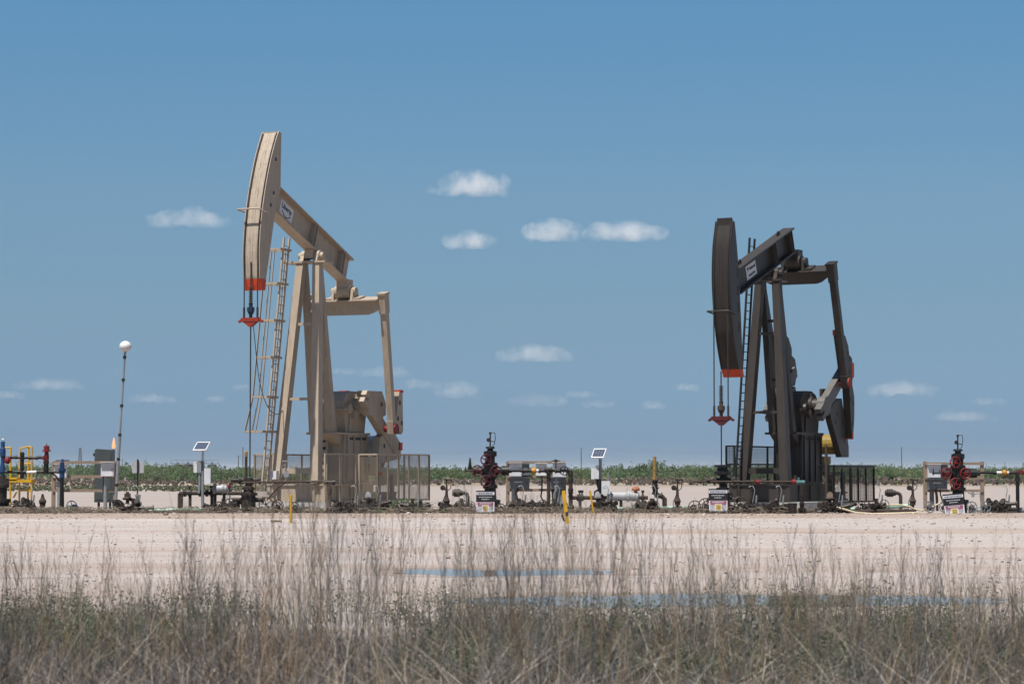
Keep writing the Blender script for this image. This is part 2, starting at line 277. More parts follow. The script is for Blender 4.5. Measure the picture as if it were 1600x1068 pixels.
# ------------------------------------------------------------------ pumping units
def mirror(mb_fn): return [mb_fn(1), mb_fn(-1)]
def pump(name, label, well_px, D, A, psi, p):
    ps = math.radians(psi); f = Vector((-math.sin(ps), -math.cos(ps), 0)); W = Vector(((well_px-800)/F*D, D, 0)); S = W - f*A
    r = empty(name, label, 'pumpjack', S, math.atan2(f.y, f.x) , None)
    # local axes: +x towards the well, +y is the side turned away to the left of travel -> flip so +y is the camera-right side
    paint, face = M[p['paint']], M[p['face']]
    def part(nm, mb, mt=None, par=None): return mb.build(nm, mt or paint, par or r)
    # --- base
    pad = MB(); pad.prism([(1.25, .0), (1.25, .33), (-3.9, .33), (-3.9, .0)], -1.6, 1.6)
    for yy in (-1.15, -.35, .45, 1.2): pad.lathe((1.24, yy, .2), (1, 0, 0), [(0, .055), (.012, .055)], 10)
    part('concrete_base', pad, M['concrete'])
    sk = MB(); hw = 1.17
    sk.box((-.85, 0, .66), (3.9, 2*hw-.12, .56))
    for z in (.36, .95):
        for s in (-1, 1): sk.box((-.85, s*(hw-.08), z), (4.0, .17, .05))
        for xx in (1.08, -2.78): sk.box((xx, 0, z+.003), (.15, 2*hw-.34, .05))
    for s in (-1, 1):
        for xx in (1.1, .1, -.9, -1.8, -2.7): sk.box((xx, s*(hw-.05), .655), (.05, .11, .54))
        sk.ibeam((-2.9, s*.55, .5), (-5.9, s*.55, .5), .3, .2)
    for yy in (-.8, .72): sk.box((1.12, yy, .655), (.1, .1, .54))
    for xx in (-3.6, -4.6, -5.8): sk.box((xx, 0, .52), (.16, 1.0, .22)); sk.box((xx, 0, .17), (.3, 1.3, .34))
    part('skid', sk)
    pd = MB(); pd.prism([(-1.5, .98), (-3.5, .98), (-3.48, 2.78), (-1.58, 2.78)], -.56, .56); x0_ = p['foot'] + .2; pd.box(((x0_-3.55)/2, 0, 2.82), (x0_+3.55, 1.24, .08)); pd.prism([(x0_-.05, 2.78), (-1.6, 2.78), (-1.6, 2.35)], -.45, .45)
    for xx in (-1.75, -2.3, -2.85, -3.4):
        for s in (-1, 1): pd.box((xx, s*.585, 1.9), (.05, .05, 1.7))
    pt = part('gearbox_pedestal', pd)
    vt = MB()
    for k in range(9): vt.box((-2.05-.15*k, .565, 2.64), (.09, .03, .1)); vt.box((-2.05-.15*k, -.565, 2.64), (.09, .03, .1))
    vt.box((-1.575, .3, 2.6), (.05, .2, .14)); part('vent_slots', vt, M['black'], pt)
    st = MB(); st.box((-1.2, -.12, 1.85), (.05, .34, 1.75)); st.box((-1.35, -.12, 1.2), (.3, .3, .3)); sp = part('step_plate', st, face)
    hs = MB()
    for k in range(6): hs.box((-1.17, -.12, 1.2+.27*k), (.012, .2, .11))
    part('step_slots', hs, M['black'], sp)
    # --- gearbox
    gb = MB(); gb.prism([(-1.75, 2.86), (-1.6, 3.62), (-1.52, 3.66), (-1.52, 3.78), (-1.6, 4.05), (-1.8, 4.28), (-2.1, 4.4), (-2.7, 4.4), (-3.1, 4.26), (-3.55, 3.8), (-3.55, 3.68), (-3.45, 3.62), (-3.3, 2.86)], -.5, .5)
    gb.box((-2.53, 0, 3.71), (2.12, 1.2, .09))
    for s in (-1, 1):
        gb.prism([(-2.45, 3.76), (-3.1, 3.76), (-2.55, 4.3)], s*.52-.03, s*.52+.03); gb.prism([(-1.95, 2.9), (-2.02, 3.6), (-2.1, 3.6), (-2.14, 2.9)], s*.53-.03, s*.53+.03)
        gb.lathe((-2.6, s*.5, 3.85), (0, s, 0), [(0, .34), (.12, .34), (.13, .27), (.42, .25)], 18); gb.lathe((-1.85, s*.5, 3.75), (0, s, 0), [(0, .2), (.16, .18)], 14)
        gb.box((-2.25, s*.62, 3.55), (.22, .18, .3))
    part('gearbox', gb)
    # --- samson post
    zt = p['leg_top']; xf, yf = p['leg_front']
    for s in (-1, 1):
        part('front_leg', MB().bar((xf, s*yf, 1.0), (.17, s*.33, zt), .33, .36, (0, 1, 0), .28, .3))
        part('rear_leg', MB().bar((p['foot'], s*.34, 2.86), (.0, s*.3, zt), p['rearw'], p['rearw'], (0, 1, 0), .19, .2))
    br = MB()
    for t in p['braces']:
        q = [(Vector((xf, s*yf, 1.0)).lerp(Vector((.17, s*.36, zt)), t)) for s in (-1, 1)]; br.bar(q[0], q[1], .12, .1, (1, 0, 0))
        q2 = [(Vector((p['foot'], s*.34, 2.86)).lerp(Vector((.0, s*.3, zt)), t)) for s in (-1, 1)]; br.bar(q2[0], q2[1], .1, .1, (1, 0, 0))
    br.box((xf-.05, 0, 1.45), (.16, 2*yf, .2)); br.split('cross_brace', paint, r)
    pl = MB(); pl.box((0, -.15 if p['plat'] else 0, zt+.03), (.75, 1.75 if p['plat'] else 1.1, .07)); part('top_platform', pl)
    zs = p['saddle']; sd = MB(); sd.lathe((0, -.5, zs), (0, 1, 0), [(0, .13), (.12, .13), (.13, .2), (.3, .2), (.31, .13), (.69, .13), (.7, .2), (.87, .2), (.88, .13), (1.0, .13)], 14)
    for s in (-1, 1): sd.prism([(-.3, zt+.066), (-.2, zs), (.2, zs), (.3, zt+.066)], s*.28-.08, s*.28+.08)
    sd.box((0, 0, zs+.06), (.5, .34, .32)); part('saddle_bearing', sd)
    # --- walking beam
    th = p['tilt']; d = Vector((math.cos(th), 0, math.sin(th))); nn = Vector((-math.sin(th), 0, math.cos(th))); dep = p['depth']
    c0 = Vector((0, 0, p['beam_z'] + dep/2/math.cos(th)))
    a = c0 + d*p['front']; b = c0 - d*p['rear']; wb = MB(); wb.ibeam(b, a, dep, .46, .055, .05)
    for t in p['ribs']:
        for s in (-1, 1):
            for e in (-.09, .09): c = c0 + d*(t+e); wb.bar(c - nn*(dep/2-.06), c + nn*(dep/2-.06), .2, .025, (0, 1, 0)) if s > 0 else None
            for e in (-.09, .09): c = c0 + d*(t+e) + Vector((0, s*.13, 0)); wb.bar(c - nn*(dep/2-.058), c + nn*(dep/2-.058), .2, .03, (0, 1, 0))
    e = c0 - d*(p['rear']-.04)
    if p['closed']: wb.bar(e - nn*(dep/2-.06), e + nn*(dep/2-.06), .44, .04, (0, 1, 0))
    bm = part('walking_beam', wb)
    for t in p['lugs']:
        c = c0 + d*t + nn*(dep/2+.05); part('lifting_lug', MB().ring(c, (0, 1, 0), .09, .03, 14), M['black'], bm)
    # nameplate with its writing
    for s in (-1, 1):
        rotm = Matrix(((d.x, 0, nn.x), (0, 1, 0), (d.z, 0, nn.z))); tc = c0 + d*p['plate_at'] + nn*p['plate_up']
        npx = MB(); npx.box(tc + Vector((0, s*.034, 0)), (p['plate_w'], .012, p['plate_h']), rotm); plate = part('nameplate', npx, M['white'], bm)
        if s > 0:
            for txt, sz, up, ox in p['text']:
                cu = bpy.data.curves.new('lettering', 'FONT'); cu.body = txt; cu.size = sz; cu.align_x = 'CENTER'; cu.align_y = 'CENTER'; cu.extrude = .003; cu.offset = .006
                tmp = bpy.data.objects.new('lettering', cu); col.objects.link(tmp); dg = bpy.context.evaluated_depsgraph_get(); me = bpy.data.meshes.new_from_object(tmp.evaluated_get(dg)); bpy.data.objects.remove(tmp)
                # seen from +y the reading direction runs towards -d
                R = Matrix(((-d.x, nn.x, 0), (0, 0, 1), (-d.z, nn.z, 0))); o2 = tc + Vector((0, s*.045, 0)) + nn*up + d*ox
                me.transform(Matrix.Translation(o2) @ R.to_4x4()); me.materials.clear(); me.materials.append(M['ink'])
                lo = bpy.data.objects.new('lettering', me); col.objects.link(lo); lo.parent = bm
            if p['swoosh']:
                sw = MB(); sw.tube([tc + Vector((0, .043, 0)) - d*(-.32+.64*k/12) + nn*(-.1-.14*math.sin(math.pi*k/12)) for k in range(13)], .018, 6); sw.build('swoosh_mark', M['ink'], bm)
    # --- horsehead
    front, back = p['head_front'], p['head_back']; zo = p['orange_z']
    up_f = [q for q in front if q[1] > zo]; up_b = [q for q in back if q[1] > zo]
    def at(lst, z):
        for (x0, z0), (x1, z1) in zip(lst, lst[1:]):
            if (z0-z)*(z1-z) <= 0: return x0 + (x1-x0)*(z-z0)/(z1-z0+1e-9)
        return lst[-1][0]
    fo, bo = (at(front, zo), zo), (at(back, zo), zo)
    def smooth(lst, k=4):
        if len(lst) < 3: return lst
        out = []
        for i in range(len(lst)-1):
            p0, p1, p2, p3 = lst[max(i-1, 0)], lst[i], lst[i+1], lst[min(i+2, len(lst)-1)]
            for j in range(k):
                t = j/k; out.append(tuple(.5*((2*p1[c]) + (-p0[c]+p2[c])*t + (2*p0[c]-5*p1[c]+4*p2[c]-p3[c])*t*t + (-p0[c]+3*p1[c]-3*p2[c]+p3[c])*t**3) for c in (0, 1)))
        return out + [lst[-1]]
    sf = smooth(up_f + [fo]); hd = MB(); hd.prism(sf + [bo] + up_b[::-1], -.31, .31)
    for k in range(len(sf)-1):                                       # seams down the curved track
        (x0, z0), (x1, z1) = sf[k], sf[k+1]; hd.bar((x0, .035, z0), (x1, .035, z1), .02, .022); hd.bar((x0, -.06, z0), (x1, -.06, z1), .015, .018)
        for s in (-1, 1): hd.bar((x0, s*.325, z0), (x1, s*.325, z1), .03, .07)
    hd.box((up_f[0][0]-.02, 0, up_f[0][1]-p['cap_dz']), (.12, .54, .26)); head = part('horsehead', hd, face)
    side = MB()
    for s in (-1, 1): side.prism([(x, z) for x, z in sf] + [bo] + up_b[::-1], s*.313, s*.338)
    side.split('side_plate', paint, head)
    lo_f = [fo] + [q for q in front if q[1] < zo]; lo_b = [bo] + [q for q in back if q[1] < zo]
    part('head_tip', MB().prism(lo_f + lo_b[::-1], -.342, .342), M['orange'], head)
    hol = MB()
    for x, z in p['holes']: hol.box((x, .34, z), (.1, .012, p['hole_h'])); hol.box((x, -.34, z), (.1, .012, p['hole_h']))
    hol.box((up_f[0][0]-.005, 0, up_f[0][1]-.17), (.06, .6, .05)); part('head_slots', hol, M['black'], head)
    gx_, gz_ = p['guard']; gd = MB(); gd.tube([(gx_-.25, .37, gz_-.1), (gx_+.28, .36, gz_-.02), (gx_+.3, .3, gz_), (gx_+.3, -.5, gz_), (gx_+.22, -.54, gz_), (gx_-.2, -.36, gz_-.1)], .03, 6); part('wireline_guard', gd, paint, head)
    # --- wirelines, carrier bar, polished rod
    zc = p['carrier_z']; xm = max(q[0] for q in sf) + .03; itop = max(range(len(sf)), key=lambda i: sf[i][0])
    path = [(x+.03, z) for x, z in sf[2:itop+1]] + [(xm, zc+.05)]
    for s in (-1, 1):
        w = MB(); w.tube([(x, s*.265, z) for x, z in path], .022, 6); w.tube([(xm, s*.265, zc+.5), (xm, s*.265, zc-.02)], .04, 8); part('wireline', w, M['cable'])
    cb = MB(); cb.prism([(xm-.09, zc), (xm+.09, zc), (xm+.09, zc+.14), (xm-.09, zc+.14)], -.34, .34)
    for k in range(5): cb.box((xm, 0, zc-.02-.035*k), (.15, .5-.09*k, .036))
    for s in (-1, 1): cb.bar((xm, s*.34, zc+.08), (xm, s*.47, zc-.01), .1, .07, (1, 0, 0))
    part('carrier_bar', cb, M[p['carrier_mat']])
    cl = MB(); cl.lathe((xm, 0, zc+.14), (0, 0, 1), [(0, .06), (.12, .06), (.13, .1), (.2, .1), (.21, .13), (.36, .13), (.37, .07), (.5, .07)], 10); part('rod_clamp', cl, M[p['clamp_mat']])
    spg = MB()
    for k in range(8): spg.lathe((xm, 0, zc+.62+.075*k), (0, 0, 1), [(0, .045), (.03, .085), (.06, .045)], 10)
    part('rod_rotator', spg, M['grime'])
    part('polished_rod', MB().tube([(xm, 0, 1.25), (xm, 0, p['rod_top'])], .024, 8), M['grime'])
    # --- equalizer, pitmans, cranks
    ex, ez0, ez1, ey = p['eq']; eq = MB(); bz = p['eq_bearing']; px_, py_, pz_ = p['pin']
    fi = math.atan2(ex-px_, ez1-pz_); cf, sf_ = math.cos(fi), math.sin(fi)
    def lean(mb): mb.v = [(ex + (x-ex)*cf + (z-bz)*sf_, y, bz - (x-ex)*sf_ + (z-bz)*cf) for x, y, z in mb.v]; return mb   # the equalizer swings in line with the pitmans
    prof = [(-ey, ez1), (ey, ez1), (ey, ez0+.26), (ey-.3, ez0+.06), (ey-.5, ez0), (-ey+.5, ez0), (-ey+.3, ez0+.06), (-ey, ez0+.26)]
    n_ = len(prof); vs = [(ex+.17, y, z) for y, z in prof] + [(ex-.17, y, z) for y, z in prof]
    eq.add(vs, [tuple(range(n_)), tuple(range(2*n_-1, n_-1, -1))] + [(i, i+n_, (i+1) % n_+n_, (i+1) % n_) for i in range(n_)]); eq.box((ex, 0, ez1+.02), (.78, 2*ey-.02, .05)); part('equalizer', lean(eq))
    be = MB(); be.lathe((ex, -.3, bz), (0, 1, 0), [(0, .27), (.6, .27)], 18); be.box((ex, 0, bz+.3), (.42, .5, .3)); part('equalizer_bearing', be, M['tan'] if p['paint'] == 'tan' else M['brown'])
    for s in (-1, 1): bk = MB(); bk.prism([(ex-.3, ez1+.05), (ex+.3, ez1+.05), (ex+.14, bz+.12), (ex-.14, bz+.12)], s*.4-.05, s*.4+.05); bk.lathe((ex, s*.36, bz), (0, s, 0), [(0, .16), (.14, .16)], 12); bk.box((ex, s*.55, ez1+.08), (.5, .34, .06)); part('bearing_bracket', lean(bk))
    sx_, sz_ = -2.6, 3.85
    for s in (-1, 1):
        top = Vector((ex + (ez1-bz)*sf_, s*(ey+.1), bz + (ez1-bz)*cf)); pin = Vector((px_, s*py_, pz_)); pm = MB(); pm.bar(top.lerp(pin, .1), pin, .24, .26, (0, 1, 0)); pm.bar(top + Vector((.18*sf_, 0, .18*cf)), top.lerp(pin, .11), .3, .38, (0, 1, 0), .27, .36)
        dd = (pin-top).normalized(); pm.bar(pin - dd*.32, pin + dd*.16, .26, .34, (0, 1, 0)); pmo = part('pitman', pm)
        part('end_cap', lean(MB().box((ex, s*(ey+.1), ez1+.21), (.44, .36, .06))), face, pmo)
        wp = MB(); wp.lathe(pin - Vector((0, s*.35, 0)), (0, s, 0), [(0, .12), (.48, .12), (.49, .2), (.55, .2)], 16); part('wrist_pin', wp, M['red' if p['paint'] == 'tan' else 'redorange'], pmo)
        ck = MB(); c1 = Vector((sx_, s*1.02, sz_)); cd = Vector((px_-sx_, 0, pz_-sz_)).normalized(); c2 = c1 + cd*p['crank_len']; ck.bar(c1 + cd*.15, c2, .26, .5, (0, 1, 0), .26, .42)
        ck.lathe((sx_, s*.86, sz_), (0, s, 0), [(0, .36), (.3, .36)], 20); cn = Vector((-cd.z, 0, cd.x))
        for q in (-.16, .16): ck.bar(c1 - cd*.1 + cn*q, c1 - cd*.62 + cn*q, .26, .2, (0, 1, 0))
        cr = part('crank', ck, face if p['paint'] == 'tan' else M['crankgrey'])
        bolts = []
        for poly, y0, y1, _ in p['weights']:
            cw = part('counterweight', MB().prism(poly, s*y0, s*y1), None, cr); mx_, mz_ = sum(q[0] for q in poly)/len(poly), sum(q[1] for q in poly)/len(poly); bs = MB()
            for q in poly[::2]: bs.box((mx_*.5+q[0]*.5, s*(y1+.004), mz_*.5+q[1]*.5), (.12, .012, .16))
            bolts.append((bs, cr))
        for bs, c_ in bolts: part('bolt_slots', bs, M['black'], c_)
        om = MB()
        for cx_, cz_, w_, h_, y0, y1 in p['orange_tips']: om.box((cx_, s*(y0+y1)/2, cz_), (w_, y1-y0+.012, h_))
        part('orange_tip', om, M['orange'], cr)
    # --- drive end
    mo = MB(); mo.lathe((-4.6, -.45 + p['mo_y'], 2.35 + p['mo_z']), (0, 1, 0), [(0, .3), (.05, .38), (.85, .38), (.9, .3)], 18); mo.box((-4.6, 0, 1.85), (.7, .7, .28)); part('drive_motor', mo, M[p['motor']])
    ms = MB(); ms.box((-4.7, 0, 1.35), (1.4, 1.5, .14)); ms.box((-4.6, 0, 1.58), (.7, .6, .3))
    for xx in (-4.1, -5.3):
        for s in (-1, 1): ms.box((xx, s*.68, .96), (.14, .14, .66))
    part('motor_stand', ms)
    bg = MB(); bg.bar((-3.3, -.62, 3.1), (-4.7, -.62, 2.3), .14, .9, (0, 1, 0), .14, .6); part('belt_guard', bg)
    return r, part, xm
import os
def poly_bp(pts, fr, y): return [fr(a, b, y) for a, b in pts]
def make_bp(well_px, D, A, psi):                                     # photo pixel -> point on the unit's plane at offset y
    ps = math.radians(psi); f = Vector((-math.sin(ps), -math.cos(ps), 0)); rr = Vector((math.cos(ps), -math.sin(ps), 0)); S = Vector(((well_px-800)/F*D, D, 0)) - f*A; al = math.atan((HZ-534)/F)
    def bp(px, py, y):
        u, v = (px-800)/F, (534-py)/F; d = Vector((u, math.cos(al)-v*math.sin(al), math.sin(al)+v*math.cos(al))); c = Vector((0, 0, CH)); t = (S + rr*y - c).dot(rr)/d.dot(rr); q = c + d*t
        return ((q-S).dot(f), q.z)
    return bp
bpL = make_bp(395, 84, 4.3, 23.3); bpR = make_bp(1129, 84, 4.3, 29.0)
PL = dict(rearw=.31, cap_dz=.13, mo_y=0, mo_z=.05, foot=-.92, paint='tan', face='tan_face', leg_top=9.0, leg_front=(1.1, .8), braces=(.38, .72), plat=True, saddle=9.27, tilt=math.radians(20.3), depth=.98, beam_z=9.42,
    front=3.35, rear=2.95, ribs=(.15, -2.2), closed=False, lugs=(), plate_at=2.15, plate_up=.02, plate_w=.98, plate_h=.52, text=[('Liberty', .27, .08, .02)], swoosh=True,
    head_front=[(3.1, 13.42), (3.25, 13.2), (3.63, 12.45), (3.95, 11.6), (4.2, 10.75), (4.37, 9.9), (4.45, 9.1), (4.42, 8.3), (4.34, 7.72)], head_back=[(2.96, 13.36), (3.0, 11.41), (3.41, 10.4), (4.02, 8.1), (4.06, 7.73)], orange_z=8.12,
    holes=[(3.5, 11.2), (3.7, 10.75), (3.35, 12.4)], hole_h=.12, guard=(4.28, 10.55), carrier_z=6.62, carrier_mat='redorange', clamp_mat='darkblue', rod_top=8.7,
    eq=(-2.6, 7.27, 7.82, 1.5), eq_bearing=8.14, pin=(-3.72, 1.45, 3.02), crank_len=2.75, motor='bluewhite',
    weights=[(poly_bp([(569,610),(597,611),(603,630),(603,648),(592,656),(574,640)], bpL, 1.02), .74, 1.02, 0),
             (poly_bp([(624,611),(629,613),(630,674),(627,678),(618,660)], bpL, 1.3), .95, 1.3, 0),
             (poly_bp([(594,683),(612,668),(627,694),(626,716),(602,722),(598,742),(588,742)], bpL, 1.1), .8, 1.1, 0)],
    orange_tips=[(*bpL(627, 611, 1.3), .34, .1, .95, 1.3), (*bpL(627, 697, 1.15), .2, .3, .9, 1.15), (*bpL(594, 739.5, 1.1), .42, .14, .8, 1.1)])
PR = dict(rearw=.29, cap_dz=.02, mo_y=.3, mo_z=.1, foot=-1.08, paint='brown', face='brown_face', leg_top=8.32, leg_front=(.62, .82), braces=(.35, .74), plat=False, saddle=8.62, tilt=math.radians(-20.4), depth=.9, beam_z=8.82,
    front=3.5, rear=2.05, ribs=(-.05, -1.7), closed=False, lugs=(2.75, -1.0), plate_at=1.95, plate_up=-.02, plate_w=.92, plate_h=.5, text=[('\u25bc National', .16, .1, .0), ('Pumping Units', .1, -.12, 0)], swoosh=False,
    head_front=[(4.06, 10.16), (4.12, 9.95), (4.3, 9.3), (4.38, 8.5), (4.37, 7.8), (4.25, 6.9), (4.0, 5.9), (3.63, 5.0), (3.44, 4.72)], head_back=[(3.94, 10.12), (3.78, 9.39), (3.58, 8.28), (3.5, 7.39), (3.4, 6.4), (3.3, 5.0), (3.2, 4.73)], orange_z=5.0,
    holes=[(3.72, 8.35), (3.7, 7.75), (3.66, 7.15), (3.6, 6.5)], hole_h=.36, guard=(4.15, 7.0), carrier_z=3.2, carrier_mat='darkred', clamp_mat='rust', rod_top=4.9,
    eq=(-2.3, 8.38, 8.88, 1.35), eq_bearing=9.2, pin=(-3.88, 1.38, 4.73), crank_len=2.45, motor='engine',
    weights=[(poly_bp([(1313,516),(1321,525),(1326,542),(1326,553),(1331,559),(1334,580),(1331,600),(1323,604),(1320,568)], bpR, 1.3), 1.0, 1.3, 0),
             (poly_bp([(1327,606),(1332,602),(1335,620),(1335,650),(1333,684),(1331,684)], bpR, 1.3), 1.02, 1.3, 0),
             (poly_bp([(1297,652),(1296,640),(1303,628),(1314,622),(1319,655),(1325,697),(1325,714),(1314,714)], bpR, 1.05), .85, 1.08, 0),
             (poly_bp([(1284,607),(1299,607),(1302,640),(1290,648),(1284,640)], bpR, .85), .76, .85, 0)],
    orange_tips=[(*bpR(1314, 519, 1.3), .14, .2, 1.0, 1.29), (*bpR(1332, 680, 1.3), .14, .28, 1.02, 1.31), (*bpR(1332.3, 578, 1.3), .22, .55, 1.1, 1.31)])
# pump() builds with +y towards the camera-right side, so the local frame is mirrored by turning the x-y axes: rotation puts +x on the beam, +y on its left; both are handled here
def pump_rot(psi): return math.atan2(-math.cos(math.radians(psi)), -math.sin(math.radians(psi)))
rL, partL, xmL = pump('pumpjack', 'tall tan pumpjack with its horsehead raised and a caged ladder', 395, 84, 4.3, 23.3, PL)
rR, partR, xmR = pump('pumpjack', 'dark brown pumpjack with its horsehead lowered and open ladder', 1129, 84, 4.3, 29.0, PR)

def ladder(part, top, bot, mt, cage, xr=.2, step=.3):
    top, bot = Vector(top), Vector(bot); lad = MB()
    for s in (-1, 1): lad.bar(top + Vector((s*xr, 0, 0)), bot + Vector((s*xr, 0, 0)), .07, .06, (1, 0, 0))
    k = int((top-bot).length/step)
    for i in range(1, k): c = bot.lerp(top, i/k); lad.tube([c - Vector((xr, 0, 0)), c + Vector((xr, 0, 0))], .018, 6)
    lo = part('ladder', lad, mt)
    if cage:
        def hoop(c, w, dpt, k=12): return [c + Vector((w*math.cos(math.pi*i/k), -dpt*math.sin(math.pi*i/k)-.02, 0)) for i in range(k+1)]
        ts = [.21, .35, .51, .66, .81, .95]
        for j, t in enumerate(ts):
            c = bot.lerp(top, t); w = .42 if j else .55; h = hoop(c, w, .78 if j else .98)
            hp = MB()
            for a, b in zip(h, h[1:]): hp.bar(a, b, .07, .02, (0, 0, 1))
            hp.bar(c + Vector((-w, 0, 0)), c + Vector((w, 0, 0)), .08, .04, (0, 0, 1)); part('cage_hoop', hp, mt, lo)
        for i in (1, 4, 6, 8, 11):
            pr = None; sl = MB()
            for j, t in enumerate(ts):
                c = bot.lerp(top, t); q = hoop(c, .42 if j else .55, .78 if j else .98)[i]
                if pr: sl.bar(pr, q, .06, .02, (1, 0, 0))
                pr = q
            part('cage_slat', sl, mt, lo)
ladder(partL, (.78, -.62, 9.9), (1.75, -.93, .98), M['tan_face'], True)
ladder(partR, (-.18, -.78, 9.95), (1.1, -.84, .98), M['black'], False, .23)
CBP = [(396,510),(398,530),(400,550),(402,570),(404.5,590),(408,607),(412,621),(417,633),(423,642),(430,647),(437,646),(442,641),(446,632),(448,622)]
cb = MB(); cb.tube([(q[0], -.75*i/13, q[1]) for i, q in enumerate(bpL(a, b, -.75*i/13) for i, (a, b) in enumerate(CBP))], .014, 6); cb.tube([(.6, -.55, 6.0), (.9, -.6, 4.0), (1.1, -.7, 1.0)], .012, 5); partL('load_cell_cable', cb, M['cable'])
jb = MB(); jb.box((1.32, -.8, 1.3), (.2, .3, .3)); partL('junction_box', jb, M['grey'])

def guard_fence(name, label, rt, runs, mt, group):
    r = empty(name, label, 'fence', rt.location, rt.rotation_euler.z, group); fr = MB(); po = []; me = MB()
    for (x0, y0), (x1, y1), z0, z1, rails, spacing in runs:
        a, b = Vector((x0, y0, 0)), Vector((x1, y1, 0)); L = (b-a).length; d = (b-a)/L
        for z in rails: fr.bar(a + Vector((0, 0, z)), b + Vector((0, 0, z)), .055, .055, (0, 0, 1))
        k = max(1, round(L/spacing))
        for i in range(k+1): c = a.lerp(b, i/k); po.append(MB().box((c.x, c.y, (z0*0+.33+z1)/2), (.06, .06, z1-.33+.02)))
        nv = int(L/.05); nz = int((z1-z0)/.05)
        for i in range(nv): c = a + d*(L*(i+.5)/nv); me.bar(c + Vector((0, 0, z0)), c + Vector((0, 0, z1)), .0055, .0055, d)
        for i in range(nz): z = z0 + (z1-z0)*(i+.5)/nz; me.bar(a + Vector((0, 0, z)), b + Vector((0, 0, z)), .0055, .0055, (0, 0, 1))
    fr.split('rail', mt, r); me.build('mesh_panel', mt, r)
    for p in po: p.build('post', mt, r)
    return r
R_ = lambda z0, z1: (z0, z1)
guard_fence('guard_fence', 'tan mesh guard fence around the cranks of the tan pumpjack', rL, [((1.35, 1.28), (-1.1, 1.28), .95, 2.05, (.95, 2.05), 1.2), ((-1.2, 1.35), (-1.2, 2.1), .36, 2.05, R_(.36, 2.05), .8), ((-1.2, 2.1), (-5.6, 2.1), .36, 2.05, R_(.36, 2.05), .9), ((-5.6, 2.1), (-5.6, -2.1), .36, 2.05, R_(.36, 2.05), 1.0), ((.4, -2.1), (-5.6, -2.1), .36, 2.05, R_(.36, 2.05), 1.2), ((.4, -1.35), (.4, -2.1), .36, 2.05, R_(.36, 2.05), .75)], M['tan'], 'guard fences around the pumpjacks')
guard_fence('guard_fence', 'black mesh guard fence around the cranks of the brown pumpjack', rR, [((-1.3, 1.3), (-1.3, 1.9), .3, 1.64, R_(.3, 1.64), .7), ((-1.3, 1.9), (-5.4, 1.9), .3, 1.64, (.3, 1.58, 1.64), .85), ((-5.4, 1.9), (-5.4, -1.7), .3, 1.64, R_(.3, 1.64), 1.0), ((.35, -1.62), (-5.4, -1.62), .36, 2.35, (.36, 1.69, 2.35), 2.2), ((.35, -1.3), (.35, -1.62), .36, 2.35, R_(.36, 2.35), .4)], M['black'], 'guard fences around the pumpjacks')

# ------------------------------------------------------------------ well heads
def stuffing_box(px, D, label, top_py, mt, riser):
    t = root('pumping_wellhead', label, 'wellhead', px, D, 'wellheads under the horseheads'); zt = CH + (HZ-top_py)*t.k
    b = MB(); b.lathe((0,0,0), (0,0,1), [(0,.2),(.1,.2),(.12,.26),(.6,.25),(.61,.32),(.69,.32),(.7,.2),(.78,.17),(.8,.22),(.87,.22),(.88,.12),(1.0,.12),(1.02,.17),(1.2,.17),(1.22,.1),(zt,.09)], 14); b.build('wellhead_body', mt, t.r)
    a = MB(); a.lathe((0,0,1.12), (1,0,0), [(0,.09),(.35,.09),(.36,.14),(.42,.14)], 10); a.lathe((0,0,1.12), (-1,0,0), [(0,.09),(.25,.09),(.26,.13),(.33,.13),(.34,.07),(.6,.07)], 10); a.lathe((0,0,.45), (1,0,0), [(0,.08),(.45,.08),(.46,.12),(.54,.12)], 10); a.lathe((0,0,.45), (-1,0,0), [(0,.08),(.55,.08)], 10); a.build('side_outlet', M['grime'], t.r)
    s = MB(); s.lathe((0,0,zt-.3), (0,0,1), [(0,.1),(.05,.19),(.12,.19),(.15,.13),(.26,.12),(.27,.16),(.34,.16),(.38,.07)] if riser else [(0,.13),(.06,.3),(.15,.3),(.18,.2),(.3,.18),(.31,.3),(.38,.3),(.4,.08)], 12); s.build('stuffing_box', mt, t.r)
    for a_ in (((.62,-.1,.3), (.15,-1,0), .24), ((1.02,-.15,.25), (-.1,-1,0), .2), ((-.62,-.1,.28), (.1,-1,.1), .22)): MB().wheel(*a_).build('handwheel', M['rust'], t.r)
    if riser:
        g = MB(); g.tube([(-.1,.1,1.0), (-.1,.1,1.95)], .05, 10); g.build('riser_pipe', M['rust'], t.r); MB().lathe((-.1,.1,1.95), (0,0,1), [(0,.055),(.16,.055),(.2,.02)], 10).build('pipe_cap', M['rustyellow'], t.r)
    return t
stuffing_box(389, 83.9, 'oily wellhead with an upright rusty riser under the tan raised horsehead', 752, M['grime'], True)
stuffing_box(1128.5, 83.9, 'black wellhead beneath the lowered horsehead of the brown pumpjack', 730, M['black'], False)

